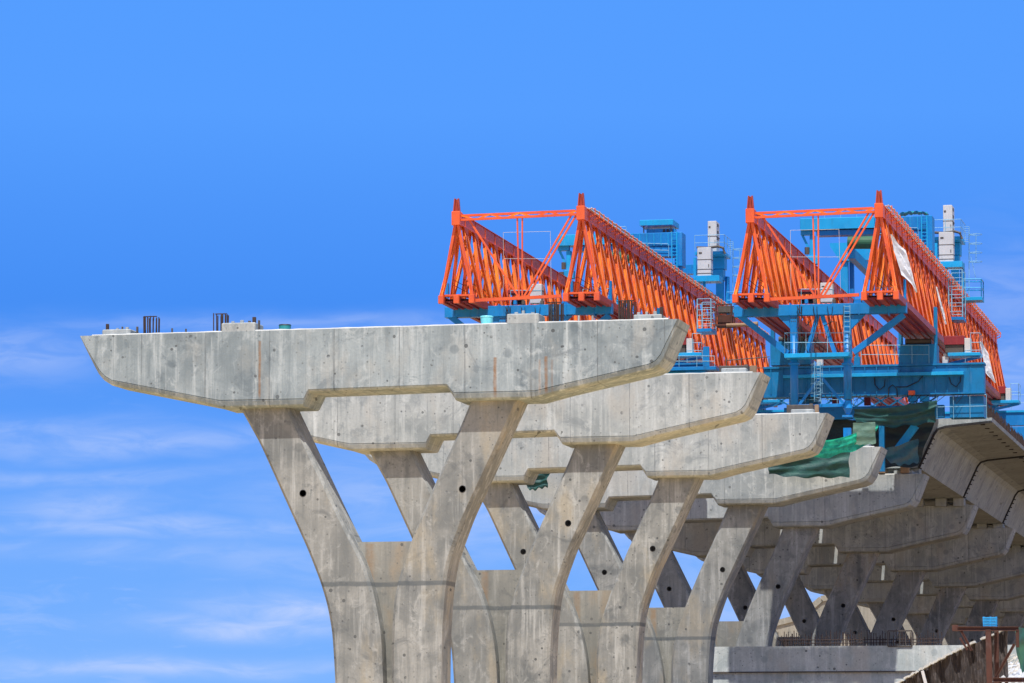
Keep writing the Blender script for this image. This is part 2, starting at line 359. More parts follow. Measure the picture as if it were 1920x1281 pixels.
# ---------------------------------------------------------------- piers
def XZ(pts, r=1.0): return [(W(x, y, r).x, W(x, y, r).z) for x, y in pts]
capF = XZ([(150, 630), (164, 655), (180, 683), (187, 694), (196, 704), (209, 712), (394, 747), (411, 750), (569, 747), (578, 730), (838, 720), (850, 735.5), (1003, 732), (1049, 721), (1217, 682), (1229, 675), (1238, 664), (1247, 645), (1270, 598)])
capO = XZ([(149, 630), (161, 657), (176, 688), (183, 701), (193, 713), (207, 722), (390, 758), (413, 765), (567, 761), (579, 735), (837, 725), (853, 750), (1001, 747), (1052, 733), (1220, 693), (1235, 686), (1245, 672), (1253, 652), (1273, 598)])
CT = 3.2            # cap thickness
def smooth_side(pts, zs):
    q = sorted(XZ(pts, LY0/Y1), key=lambda a: a[1]); out_ = []
    def f(z):
        for (xa, za), (xb, zb) in zip(q, q[1:]):
            if za <= z <= zb: return xa+(xb-xa)*(z-za)/(zb-za)
        return q[0][0] if z < q[0][1] else q[-1][0]+(q[-1][0]-q[-2][0])/(q[-1][1]-q[-2][1])*(z-q[-1][1])
    for z in zs: out_.append(sum(f(z+d) for d in (-.35, -.17, 0, .17, .35))/5)
    return out_
LO = [(449, 765), (485, 829), (544, 960), (576, 1031), (599, 1090), (612, 1133), (621, 1183), (625, 1240), (627, 1281), (627, 1440)]
LI = [(541, 765), (568, 822), (604, 898), (637, 968), (659, 1012), (680, 1052), (698, 1107), (709, 1162), (714, 1204), (717, 1281), (717, 1440)]
RI = [(882, 752), (852, 824), (810, 917), (778, 993), (764, 1031), (749, 1074), (738, 1120), (734, 1171), (733, 1281), (733, 1440)]
RO = [(972, 752), (940, 822), (905, 898), (872, 968), (853, 1020), (840, 1060), (833, 1107), (829, 1162), (827, 1204), (826, 1281), (826, 1440)]
zt = W(700, 752).z
zs = [-1, 2, 4]+[5+(zt-5)*i/44 for i in range(45)]
zs[-1] = zt+.12
LY0, LY1 = Y1+.75, Y1+2.95
def leg(a, b, zs_, y0, y1, ch=.15, grow=False):
    mb = MB(); rs = []
    for x0, x1, z in zip(a, b, zs_):
        cl = ch+(.42*min(1, max(0, (zc1-.3-z)/5.0)) if grow else 0)
        rs.append([(x0+cl, y0, z), (x1-ch, y0, z), (x1, y0+ch, z), (x1, y1-ch, z), (x1-ch, y1, z), (x0+ch, y1, z), (x0-(cl-ch)*.3, y1-ch, z), (x0-(cl-ch)*.3, y0+cl*1.2, z)])
    return mb.rings(rs)
def hole(px, py, y):
    p = W(px, py, LY0/Y1); p = Vector((p.x, y, p.z)); n = 20
    ring = MB(); rs = []
    for rr, yy in ((.17, 0), (.17, -.012), (.145, -.012), (.145, 0.004)):
        rs.append([p+Vector((rr*math.cos(2*math.pi*k/n), yy, rr*math.sin(2*math.pi*k/n))) for k in range(n)])
    return ring.rings(rs)
def rebar_cluster(px0, px1, pyt, pyb, r, n, dep=.9, w_=.055):
    mb = MB(); a = W(px0, pyb, r); b = W(px1, pyt, r)
    for k in range(n):
        x = a.x+(b.x-a.x)*(k+.5)/n+random.uniform(-.03, .03); y = r*Y1+.35+random.uniform(0, dep)
        zt_ = b.z-random.uniform(0, .06)
        mb.tube([(x, y, a.z-.05), (x+random.uniform(-.02, .02), y, zt_)], w_/2, 6)
    for k in range(0, n-1, 2):      # hooked tops joined in pairs
        x = a.x+(b.x-a.x)*(k+.5)/n; x2 = x+(b.x-a.x)*2.2/n
        mb.tube([(x, r*Y1+.6, b.z-.02), (x2, r*Y1+.6, b.z-.02)], w_/2, 6)
    return mb
def make_pier(first):
    base = Vector((PX0, Y1+1.6, 0))
    t = thing('bridge_pier', base, 'x', 'bridge pier', 'Y-shaped concrete bridge piers in a row')
    c = MB(); n = len(capF); e = .34
    def lerp_(k): return [(a[0]+(b_[0]-a[0])*k, a[1]+(b_[1]-a[1])*k) for a, b_ in zip(capF, capO)]
    rs = [[(x, Y1+y_, z) for x, z in lerp_(k)] for k, y_ in ((0, 0), (.07, .05), (.14, .0), (.75, .07), (.93, .16), (1, e), (1, CT-e), (.75, CT-.07), (0, CT))]
    if not first:      # the later caps are a little shorter on the left
        rs = [[(x+.5*min(1, max(0, (lx(300)-(x-PX0))/1.2)), y_, z) for x, y_, z in r_] for r_ in rs]
    c.rings(rs)
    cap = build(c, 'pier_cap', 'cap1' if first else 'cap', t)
    A_, B2_ = capF[0], capF[-1]; m_ = MB(); nn = 60; rs = []
    for q in range(nn+1):
        f_ = .02+.965*q/nn; x = A_[0]+(B2_[0]-A_[0])*f_; z = A_[1]+(B2_[1]-A_[1])*f_; h = .06+.035*random.random()
        rs.append([(x, Y1+.004, z-.01), (x, Y1+.02, z+.012), (x, Y1+.11, z+h*.8), (x, Y1+.35, z+h*.8), (x, Y1+.35, z-.01)])
    m_.rings(rs); build(m_, 'sunlit_edge', 'pale_edge', cap)  # pale strip paints in the sunlit top edge of the cap
    lo, li, ri, ro = (smooth_side(q, zs) for q in (LO, LI, RI, RO))
    l1 = build(leg(lo, li, zs, LY0, LY1), 'leg', 'leg', t); l2 = build(leg(ri, ro, zs, LY0, LY1), 'leg', 'leg', t)
    zv = W(700, 1012).z; zw = [z for z in zs if z < zv-.15]+[zv-.12, zv]
    li2 = [x-.05 for x in smooth_side(LI, zw)]; ri2 = [x+.05 for x in smooth_side(RI, zw)]
    build(leg(li2, ri2, zw, LY0+.95, LY1-.5, .02), 'web', 'web', t)
    for px, py, lg in ((568, 925, l1), (867, 917, l2)):
        build(hole(px, py, LY0), 'drain_hole', 'black', lg)
    # bearing plinths cast on the cap
    for (a, b_, c_, d) in ((187, 616, 240, 630), (415, 605, 478, 622), (950, 588, 1010, 606), (1185, 588, 1238, 600)):
        m_ = MB(); m_.pb(a, b_, c_, d, 1.0, 1.5, .04, .004 if a in (415, 950) else .35)
        pl = build(m_, 'bearing_plinth', 'plinth', cap)
    return t, cap
pier1, cap1 = make_pier(True)
pier2, cap2 = make_pier(False)
pier1['label'] = 'nearest Y-shaped concrete pier, rebar bundles and cyan drum on its cap'
ratios = [(1.1307, 1053, 828), (1.2628, 1213, 891), (1.3974, 1345, 943), (1.5269, 1450, 985), (1.7129, 1573, 1033), (1.8907, 1668, 1068), (2.0768, 1750, 1098), (2.2585, 1817, 1123)]
labels = ['second nearest Y-shaped pier, partly hidden behind the pier with the cyan drum',
          'third nearest Y-shaped pier, its cap tip just left of the bright green net',
          'fourth nearest Y-shaped pier, dark green net hanging over its cap',
          'fifth nearest Y-shaped pier, cap tip white against the front end of the deck',
          'first shaded Y-shaped pier wholly under the deck, sixth from the front',
          'second shaded Y-shaped pier under the deck, seventh from the front',
          'third shaded Y-shaped pier under the deck, eighth from the front',
          'ninth Y-shaped pier from the front, leg behind the blue crate',
          'tenth Y-shaped pier from the front, in deep shade under the deck',
          'eleventh Y-shaped pier from the front, small and shaded',
          'twelfth Y-shaped pier from the front, small and shaded',
          'thirteenth Y-shaped pier from the front, tiny and shaded',
          'fourteenth Y-shaped pier from the front, tiny and shaded',
          'farthest Y-shaped pier, fifteenth from the front']
lip = W(853, 745, 1.0); disp = []
for r, px, py in ratios: disp.append(W(px, py, r)-lip)
for k in range(1, 7):
    d = disp[-1]; disp.append(Vector((d.x+.08, d.y+.182*Y1, d.z+.05)))
for k, d in enumerate(disp):
    if k == 0:
        pier2.location = pier2.location+d; o = pier2
        o['label'] = labels[0]
    else:
        o = copy_tree(pier2, d-disp[0], labels[k])
R_ = [1.0]+[r for r, _, _ in ratios]
def tie(name, mb, m, par, label=None):
    o = build(mb, name, m, par)
    if label: o['label'] = label
    return o
# things cast into or left on the first cap
for a, b_, t_, bo, n in ((262, 286, 590, 626, 14), (396, 418, 585, 622, 16), (1020, 1047, 563, 602, 18), (1155, 1183, 560, 598, 20)):
    build(rebar_cluster(a, b_, t_, bo, 1.0, n), 'rebar_bundle', 'bar', cap1)
for px, t_, bo in ((318, 614, 625), (344, 615, 625), (1082, 590, 600), (1108, 590, 600)):
    m_ = MB(); a = W(px, bo); b_ = W(px, t_); m_.tube([(a.x, Y1+.4, a.z-.1), (a.x, Y1+.4, b_.z)], .045, 8)
    build(m_, 'pipe_stub', 'steel' if px < 500 else 'plinth', cap1)
for px, t_, bo, w_, m__ in ((194, 605, 618, 5, 'bar'), (213, 613, 618, 4, 'plinth'), (222, 610, 618, 2, 'steel'), (231, 611, 618, 5, 'plinth'), (250, 610, 622, 3, 'steel'), (430, 600, 606, 5, 'plinth'), (447, 598, 606, 6, 'plinth'), (461, 599, 606, 4, 'steel'), (470, 592, 606, 6, 'bar'), (479, 598, 620, 3, 'steel'),
                          (963, 583, 590, 6, 'plinth'), (976, 580, 590, 5, 'plinth'), (994, 583, 590, 6, 'plinth'), (1193, 583, 590, 5, 'plinth'), (1208, 582, 590, 4, 'plinth'), (1224, 581, 590, 6, 'plinth'), (1236, 573, 596, 6, 'bar')):
    m_ = MB(); m_.pb(px-w_/2, t_, px+w_/2, bo, 1.0, .14, .01, .55); build(m_, 'anchor_bolt', m__, cap1)
def pot(name, px0, px1, t_, bo, m__, label, cat, lid=None):
    a = W(px0, bo); b_ = W(px1, t_); cx_ = (a.x+b_.x)/2; rr = (b_.x-a.x)/2; y = Y1+rr+.3
    m_ = MB(); m_.tube([(cx_, y, a.z), (cx_, y, a.z+.02), (cx_, y, b_.z-.04), (cx_, y, b_.z)], [rr*.93, rr*.95, rr, rr*1.03], 24)
    t = thing(name, (cx_, y, a.z), label, cat); build(m_, 'shell', m__, t)
    m_ = MB(); m_.tube([(cx_, y, b_.z+.001), (cx_, y, b_.z+.05)], [rr*1.06, rr*.98], 24); build(m_, 'rim', lid or m__, t)
    return t
pot('plastic_drum', 896, 919, 592, 606, 'cyan', 'pale cyan plastic drum standing on the nearest pier cap', 'drum')
pot('plastic_bucket', 517, 539, 608, 619, 'teal', 'small dark teal bucket on the left half of the nearest pier cap', 'bucket', 'black')

# dark counterweight blocks on the second and third cap
for (a, b_, c_, d, r, p, lab) in ((1342, 682, 1397, 700, 1.1307, (1400, 1412), 'dark steel block lying on the second pier cap beside a grey post'), (1470, 756, 1520, 775, 1.2628, (1523, 1530), 'dark steel block lying on the third pier cap beside a timber post')):
    t = thing('steel_block', W((a+c_)/2, d, r)+Vector((0, 1.5, 0)), lab, 'steel block')
    m_ = MB(); m_.pb(a, b_, c_, d, r, 1.0, .03, 1.0); build(m_, 'block', 'steel', t)
    m_ = MB(); m_.pb(p[0], b_, p[1], d, r, .3, .01, 1.0); build(m_, 'end_post', 'timber', t)
    m_ = MB(); m_.pb(c_-8, b_-3, c_-2, b_, r, .3, .01, 1.2); build(m_, 'lifting_lug', 'steel', t)

# ---------------------------------------------------------------- deck
def deck_section(r0=1.53):
    cxr = W(1647, 850, r0).x
    P = [W(1721, 876, r0), W(1750, 812, r0), W(1757, 803, r0), W(1772, 798.5, r0), W(1858, 789, r0), W(1859, 782, r0)]
    pr = [(p.x-cxr, p.z) for p in P]
    return cxr, pr+[(-x, z) for x, z in reversed(pr)]
dcx, dsec = deck_section()
joints = [1.532, 1.702, 1.885, 2.07, 2.255, 2.44, 2.62, 2.80, 2.985, 3.17, 3.35]
DX = W(852, 402, 1.38).x-W(1400, 393, 1.38).x     # left carriageway / gantry lies this far to the left
dl = ['right deck span nearest the camera with black anchor pockets under its wing', 'right deck span just behind the first transverse joint', 'third right deck span, cut by the right edge of the photo']
for side, ox in (('right', 0), ('left', DX)):
    for k in range(len(joints)-1):
        y0 = joints[k]*Y1+.12; y1 = joints[k+1]*Y1-.12
        if side == 'right': lab = dl[k] if k < 3 else '%s span of the right deck, shading the far piers' % ['fourth', 'fifth', 'sixth', 'seventh', 'eighth', 'ninth', 'tenth'][k-3]
        else: lab = '%s span of the left deck, seen only between the pier caps' % ['first', 'second', 'third', 'fourth', 'fifth', 'sixth', 'seventh', 'eighth', 'ninth', 'tenth'][k]
        t = thing('deck_span', (dcx+ox, y0, 22), lab, 'bridge deck', 'concrete box girder deck spans')
        m_ = MB(); nseg = 8; rs = []
        for s_ in range(nseg):
            ya = y0+(y1-y0)*s_/nseg; yb = y0+(y1-y0)*(s_+1)/nseg
            rs = [[(dcx+ox+x*.998, ya, z) for x, z in dsec], [(dcx+ox+x, ya+.02, z) for x, z in dsec], [(dcx+ox+x, yb-.02, z) for x, z in dsec], [(dcx+ox+x*.998, yb, z) for x, z in dsec]]
            m_.rings(rs, caps=(s_ in (0, nseg-1)))
        build(m_, 'box_girder', 'deck', t)
        if side == 'right':
            build(MB().box(dcx+DX+8.22, dcx-8.22, y0, y1, dsec[5][1]-.30, dsec[5][1]-.02), 'sun_block_slab', 'deck', t)  # added slab closes the gap between decks, keeps sun off the far piers
        # joint collar: dark rubber seal with tie bolts around the end
        m_ = MB(); half = dsec[:6]
        for (xa, za), (xb, zb) in zip(half, half[1:-1]):
            m_.beam((dcx+ox+xa+.02, y0-.06, za-.03), (dcx+ox+xb+.02, y0-.06, zb-.03), .16, .16)
        for q in range(7):
            f_ = q/7; xa, za = dsec[0]; xb, zb = dsec[1]
            m_.beam((dcx+ox+xa+(xb-xa)*f_, y0-.08, za+(zb-za)*f_), (dcx+ox+xa+(xb-xa)*f_+.22, y0-.08, za+(zb-za)*f_-.08), .08)
        build(m_, 'joint_seal', 'black', t)
        if side == 'right' and k < 3:
            for q in range(9):
                m_ = MB(); xq = dsec[4][0]-.75; zq = dsec[4][1]-.085
                yq = y0+1.4+q*(y1-y0-2)/9; m_.box(dcx+xq-.16, dcx+xq+.16, yq, yq+.34, zq-.035, zq+.03); build(m_, 'anchor_pocket', 'black', t)
        if k < 4:      # starter bars along the wing tip
            m_ = MB(); xe, ze = dsec[5]; y = y0
            while y < y1:
                m_.tube([(dcx+ox+xe-.25, y, ze-.02), (dcx+ox+xe-.3+random.uniform(-.12, .12), y+random.uniform(-.1, .1), ze+random.uniform(.55, 1.05))], .022, 5)
                m_.tube([(dcx+ox+xe-.75, y, ze-.02), (dcx+ox+xe-.7+random.uniform(-.15, .15), y, ze+random.uniform(.8, 1.3))], .022, 5); y += .16
            tag(build(m_, 'starter_bars', 'bar', t), kind='stuff')
        # bearings between cap and box
        for sx in (-2.3, -.9, .9, 2.3):
            m_ = MB(); m_.cbox(dcx+ox+sx-.42, dcx+ox+sx+.42, y0+1.0, y0+2.2, dsec[0][1]-.62, dsec[0][1]+.002, .03); build(m_, 'bearing_block', 'plinth', t)
# front edge strip of the nearest right span
# ---------------------------------------------------------------- launching gantries
r0 = 1.38; y0 = r0*Y1
TB = [W(1650, 560, r0).x, W(1408, 568, r0).x]      # base centre of right and left truss of the right gantry
zb0 = W(1650, 560, r0).z; ztop = W(1645, 383, r0).z
HB = 1.02                                        # half base width between outer chord centres
PAN = 3.0; NP = 26; LEN = PAN*NP
def make_gantry(loc, label):
    G = thing('launching_gantry', loc, label, 'launching gantry', 'orange launching gantries')
    for ti, cx_ in enumerate(TB):
        zb = zb0+(0 if ti == 0 else .05); za = ztop-.36-(0 if ti == 0 else .1)
        T = build(MB().cbox(cx_-.21, cx_+.21, y0, y0+LEN, za-.42, za+.30, .02), 'truss', 'orange', G)
        T['label'] = 'right truss of its gantry' if ti == 0 else 'left truss of its gantry'
        # top chord stiffeners and flanges
        m_ = MB(); m_.box(cx_-.27, cx_+.27, y0+.3, y0+LEN, za+.301, za+.34); m_.box(cx_-.27, cx_+.27, y0+.3, y0+LEN, za-.46, za-.421)
        build(m_, 'chord_flange', 'orange', T)
        y = y0+1.6
        while y < y0+LEN-.3:
            m_ = MB(); m_.box(cx_-.255, cx_+.255, y, y+.09, za-.42, za+.30); build(m_, 'stiffener_rib', 'orange', T); y += PAN
        build(MB().cbox(cx_-.28, cx_+.28, y0-.25, y0+.55, za-.50, za+.40, .03), 'apex_box', 'orange', T)
        # mast on the apex
        m_ = MB()
        for s_ in (-1, 1): m_.beam((cx_+s_*.19, y0+.1, za+.40), (cx_+s_*.11, y0+.1, za+1.26), .08, .28)
        m_.prism([(cx_-.17, za+.4), (cx_+.17, za+.4), (cx_+.09, za+1.22), (cx_-.09, za+1.22)], y0+.12, y0+.2)
        build(m_, 'mast', 'chord', T)
        # bottom chords
        for s_ in (-1, 0, 1):
            m_ = MB(); xc = cx_+s_*HB; m_.cbox(xc-.15, xc+.15, y0+.3, y0+LEN, zb+.0, zb+.42, .02); B_ = build(m_, 'bottom_chord', 'chord', T) if 0 else m_
            build(B_, 'bottom_chord', 'chord', T); build(MB().cbox(xc-.18, xc+.18, y0-.1, y0+.298, zb-.06, zb+.46, .02), 'chord_end', 'orange', T)
        m_ = MB(); m_.box(cx_-HB-.12, cx_+HB+.12, y0+.35, y0+.75, zb+.423, zb+.56); build(m_, 'end_crossplate', 'orange', T)
        m_ = MB()
        m_.box(cx_-HB+.172, cx_-.172, y0+.5, y0+LEN-.2, zb+.10, zb+.14); m_.box(cx_+.172, cx_+HB-.172, y0+.5, y0+LEN-.2, zb+.10, zb+.14)
        for s_ in (-.5, .5):
            m_.box(cx_+s_*HB-.05, cx_+s_*HB+.05, y0+.6, y0+LEN, zb+.0, zb+.098)
        build(m_, 'soffit_plates', 'maroon', T)
        # front A frame
        for s_ in (-1, 1):
            m_ = MB(); m_.beam((cx_+s_*.10, y0+.1, za-.48), (cx_+s_*HB, y0+.3, zb+.42), .18, .18); build(m_, 'end_post', 'orange', T)
            m_ = MB(); m_.beam((cx_+s_*.08, y0+.1, za-.48), (cx_+s_*HB*.45, y0+1.4, zb+.42), .10, .10); build(m_, 'end_post', 'orange', T)
        # braces: warren pattern on both sides
        rest = MB(); cnt = 0
        for k in range(NP):
            yn = y0+PAN*(k+.5); 
            for s_ in (1, -1):
                for dy in (-PAN/2, PAN/2):
                    m_ = MB() if cnt < 49 else rest
                    m_.hbeam((cx_+s_*.16, yn+dy*.10, za-.44), (cx_+s_*HB, yn+dy*.93, zb+.42), .27, .20, .035, up=(1, 0, .2))
                    if cnt < 49: build(m_, 'brace', 'orange2', T)
                    cnt += 1
        tag(build(rest, 'braces', 'orange2', T), kind='stuff')
        rest = MB()
        for k in range(NP):
            yn = y0+PAN*(k+.5)
            for s_ in (1, -1):
                pts = [(cx_+s_*(.30+q_*.10), yn+p_, za-.47-q_*.5) for p_, q_ in ((-.62, 0), (.62, 0), (.42, .6), (.2, 1), (-.2, 1), (-.42, .6))]
                m_ = MB() if k < 12 else rest
                m_.rings([pts, [(x-s_*.03, y, z) for x, y, z in pts]])
                if k < 12: build(m_, 'gusset', 'gusset', T)
        tag(build(rest, 'gussets', 'gusset', T), kind='stuff')
        # cross frames and little catwalk inside the truss
        m_ = MB()
        for k in range(NP+1):
            m_.box(cx_-HB+.172, cx_+HB-.172, y0+PAN*k+.02 if k else y0+.8, y0+PAN*k+.16 if k else y0+.9, zb+.145, zb+.30)
        for s_ in (-.6, .6):
            for h in (1.35, 1.9):
                m_.tube([(cx_+s_*.75*(1-h*.1), y0+.5, zb+.42+h*.6), (cx_+s_*.75*(1-h*.1), y0+LEN*.6, zb+.42+h*.6)], .02, 5)
        build(m_, 'inner_catwalk', 'rust', T)
        if ti == 0:
            # brackets and cables on the outer side of the top chord
            y = y0+1.5
            while y < y0+LEN:
                m_ = MB(); m_.beam((cx_+.26, y, za-.1), (cx_+.66, y, za+.06), .07); m_.beam((cx_+.64, y, za+.04), (cx_+.64, y, za+.45), .05); m_.beam((cx_+.1, y, za+.42), (cx_+.64, y, za+.44), .04)
                build(m_, 'cable_bracket', 'orange', T); y += 1.5
            for j in range(5):
                pts = []; n = 70
                for q in range(n+1):
                    pts.append((cx_+.02+.14*j, y0+1.2+(LEN-1.6)*q/n, za+.40+.02*math.sin(q*2.1+j)+random.uniform(-.015, .015)+(.04 if j % 2 else 0)))
                build(MB().tube(pts, .042, 6), 'cable', 'cable', T)
    # tie frame between the two truss noses
    xa, xb = TB[1]+.25, TB[0]-.25; zt_ = ztop-.30
    F_ = build(MB().beam((xa, y0+.35, zt_), (xb-.2, y0+.35, zt_+.10), .16, .15), 'nose_tie_frame', 'orange', G)
    m_ = MB(); m_.beam((xa, y0+.15, zt_-.30), (xb, y0+.15, zt_-.16), .15, .15); build(m_, 'lower_tie', 'orange', F_)
    n = 8
    for q in range(n):
        f0 = q/n; f1 = (q+1)/n; m_ = MB(); z_a = zt_-.30 if q % 2 else zt_; z_b = zt_ if q % 2 else zt_-.30
        m_.beam((xa+(xb-xa)*f0, y0+.25, z_a+.1*f0), (xa+(xb-xa)*f1, y0+.25, z_b+.1*f1), .05, .10); build(m_, 'lacing_bar', 'orange2', F_)
    xm = (TB[0]+TB[1])/2+.05; zb = zb0+.25
    for px_, dx_ in ((xm-.18, .12), (xm+.16, -.02)):
        m_ = MB(); m_.beam((px_, y0+.2, zt_-.25), (px_+dx_, y0+.25, zb), .09, .09); build(m_, 'hanger', 'orange', F_)
    for xs, xe in ((xb-.45, xm+.25), (xb-.12, xm+.5)):
        m_ = MB(); m_.beam((xs, y0+.2, zt_-.22), (xe, y0+.3, zb+.1), .11, .11); build(m_, 'diagonal', 'orange', F_)
    m_ = MB(); m_.beam((xa+.55, y0+.3, zt_-.30), (xm-.1, y0+.3, zb+.05), .12, .12); build(m_, 'diagonal', 'orange', F_)
    m_ = MB(); m_.beam((TB[1]+HB+.2, y0+.3, zb-.08), (TB[0]-HB-.35, y0+.3, zb+.06), .2, .2); build(m_, 'bottom_tie', 'orange', F_)
    return G
GA = make_gantry((TB[0]*.5+TB[1]*.5, y0, zb0), 'orange twin-truss gantry over the right carriageway with white sheets on its right side')
GL_ = copy_tree(GA, Vector((DX-.1, 0, .42)), 'orange twin-truss gantry over the left carriageway, without any white sheets')
# white sheets stretched on the outer side of the right gantry
tx = TB[0]; za = ztop-.36
def side_pt(y, f_, off=.16):
    """on the outer slope: f_ 0 at the bottom chord, 1 at the top chord"""
    return Vector((tx+HB+(.16-HB)*f_+off+.15, y, zb0+.42+(za-.44-zb0-.42)*f_+.03))
def solve_side(px, py):
    best = None
    d = FW+RT*((px-CX)/FPX)+UP*((CY-py)/FPX)
    p0 = side_pt(0, 0); p1 = side_pt(0, 1); nrm = Vector((0, 1, 0)).cross(p1-p0).normalized()
    t = (p0-CAM).dot(nrm)/d.dot(nrm); return CAM+d*t
def sheet(poly, n=6):
    L_ = [solve_side(*p) for p in poly[0]]; R2 = [solve_side(*p) for p in poly[1]]
    m_ = MB(); rows = []
    nn = 14
    def along(P_, f_):
        f_ *= len(P_)-1; i = min(int(f_), len(P_)-2); return P_[i].lerp(P_[i+1], f_-i)
    for i in range(nn+1):
        for j in range(n+1):
            p = along(L_, i/nn).lerp(along(R2, i/nn), j/n); p = p+Vector((.05*math.sin(j*2.4+i*.3)+random.uniform(-.015, .015), 0, .02*math.sin(i*1.7+j))); m_.v.append(p)
    for i in range(nn):
        for j in range(n): m_.f.append((i*(n+1)+j, i*(n+1)+j+1, (i+1)*(n+1)+j+1, (i+1)*(n+1)+j))
    return m_
for poly in (([(1670, 440), (1676, 475), (1689, 515), (1710, 533), (1718, 548)], [(1671, 440), (1688, 462), (1699, 469), (1708, 500), (1719, 549)]),
             ([(1755, 538), (1762, 575), (1770, 602), (1773, 608)], [(1756, 538), (1764, 565), (1771, 590), (1774, 608)]),
             ([(1837, 640), (1843, 680), (1848, 700), (1866, 718)], [(1838, 640), (1853, 662), (1860, 690), (1867, 718)])):
    build(sheet(poly), 'white_sheet', 'white', GA)

# small helper railings, ladders
def rail(mb, pts, h=1.0, n=None, r=.022):
    pts = [Vector(p) for p in pts]
    for a, b_ in zip(pts, pts[1:]):
        L_ = (b_-a).length; k = max(1, int(L_/1.1))
        for q in range(k+1):
            p = a.lerp(b_, q/k); mb.tube([p, p+Vector((0, 0, h))], r, 5)
        for hh in (h, h*.52): mb.tube([a+Vector((0, 0, hh)), b_+Vector((0, 0, hh))], r, 5)
    return mb
def prail(mb, px0, py0, px1, py1, r, h=1.0, dy=0, r2=None):
    a = W(px0, py0, r); b_ = W(px1, py1, r2 or r); a.y += dy; b_.y += dy; return rail(mb, [a, b_], h)
def both(t, lab, d=None):
    """the same thing on the left gantry"""
    return copy_tree(t, d if d is not None else Vector((DX-.1, 0, .42)), lab)

# front support frame (stands on the fourth pier)
rf = 1.4035
def P3(px, py, r=rf, dy=0): p = W(px, py, r); p.y += dy; return p
fs = thing('support_frame', P3(1540, 845), 'blue steel front support frame of the right gantry with ladder and railed platform', 'support frame', 'blue front support frames')
build(MB().pb(1376, 570, 1699, 590, rf, .7, .02), 'crosshead', 'blue', fs)
m_ = MB()
for px in (1394, 1440, 1480, 1560, 1610, 1665): m_.pb(px, 568, px+1.5, 591, rf, .8, 0, -.05)
build(m_, 'web_stiffeners', 'blue', fs)
for a, b_, bo in ((1481, 1494.5, 800), (1581, 1595, 780)):
    c_ = build(MB().pb(a, 590.2, b_, 664, rf, .48, .02, .1), 'column', 'blue', fs)
    x = P3((a+b_)/2, 700)
    m_ = MB(); m_.tube([(x.x, x.y+.34, P3(0, 664).z), (x.x, x.y+.34, P3(0, bo).z)], .26, 20); build(m_, 'lower_column', 'blue', fs, True)
    m_ = MB(); m_.pb(a-3, 680, b_+3, 684, rf, .6, 0, .04); build(m_, 'column_flange', 'blue', fs)
    m_ = MB(); m_.pb(a-2, bo-2, b_+2, bo+2, rf, .6, 0, .04); m_.tube([(x.x, x.y+.34, P3(0, bo+2).z), (x.x, x.y+.34, P3(0, bo+16).z), (x.x, x.y+.34, P3(0, bo+27).z)], [.2, .3, .12], 14)
    m_.pb(a, bo+22, b_, 853, rf, .45, 0, .1); build(m_, 'foot', 'blue', fs)
for a, b_, w_ in (((1384, 590), (1476, 662), .38), ((1694, 589), (1599, 660), .38), ((1532, 590), (1511, 664), .26), ((1540, 590), (1565, 664), .26), ((1535, 708), (1498, 757), .17), ((1540, 708), (1581, 757), .17)):
    m_ = MB(); m_.beam(P3(*a, dy=.35), P3(*b_, dy=.35), w_, w_, (0, 1, 0)); build(m_, 'diagonal', 'blue', fs)
m_ = MB(); m_.pb(1495, 757, 1581, 763, rf, .3, .01, .2); build(m_, 'lower_tie', 'blue', fs)
for (a, b_) in ((1476, 588), (1581, 588)):      # haunches
    m_ = MB(); s_ = -1 if a == 1476 else 1
    p = P3(1481 if s_ < 0 else 1595, 590.3); q = Vector((s_*.9, 0, 0))
    m_.prism([(p.x, p.z), (p.x+q.x, p.z), (p.x, p.z-.9)], p.y+.15, p.y+.5); build(m_, 'haunch', 'blue', fs)
pl = build(MB().pb(1474, 664.5, 1596, 672, rf, 1.6, .01, -.9), 'platform', 'sky', fs)
m_ = MB(); a = P3(1475, 664.4, dy=-.85); b_ = P3(1595, 664.4, dy=-.85); rail(m_, [a+Vector((0, 1.5, 0)), a, b_, b_+Vector((0, 1.5, 0))], 1.3); build(m_, 'railing', 'rail', pl)
lad = MB(); 
for px in (1530, 1541): lad.tube([P3(px, 680, dy=-.75), P3(px, 755, dy=-.75)], .025, 6)
for q in range(13): lad.tube([P3(1530, 682+q*6, dy=-.75), P3(1541, 682+q*6, dy=-.75)], .018, 5)
for q in range(4):
    py = 686+q*18; c0 = P3(1535.5, py, dy=-.75); lad.tube([c0+Vector((.40*math.cos(a), -.45*max(0, math.sin(a))-.05, 0)) for a in [math.pi*k/10 for k in range(11)]], .022, 5)
for px in (1526, 1535, 1545): lad.tube([P3(px, 686, dy=-1.15 if px == 1535 else -.9), P3(px, 740, dy=-1.15 if px == 1535 else -.9)], .018, 5)
build(lad, 'caged_ladder', 'rail', fs)
lad = MB()
for px in (1583, 1594): lad.tube([P3(px, 572, dy=-.1), P3(px, 664, dy=-.1)], .02, 5)
for q in range(10): lad.tube([P3(1583, 575+q*9.5, dy=-.1), P3(1594, 575+q*9.5, dy=-.1)], .015, 5)
build(lad, 'short_ladder', 'rail', fs)
m_ = MB()
for pts in (((1500, 572), (1498, 600), (1503, 650), (1498, 670)), ((1495, 575), (1508, 600), (1512, 612), (1522, 600)), ((1545, 612), (1560, 604), (1568, 604), (1570, 625))):
    m_.tube([P3(*q, dy=-.15) for q in pts], .03, 6)
build(m_, 'hydraulic_hose', 'black', fs)
for px in (1508, 1524, 1560, 1642, 1684):
    m_ = MB(); m_.pb(px, 561, px+6, 568.5, rf, .3, .01, .15); m_.pb(px+1.5, 557, px+4, 561, rf, .15, 0, .2); build(m_, 'valve_box', random.choice(['steel', 'cab', 'blue']), fs)
m_ = MB()
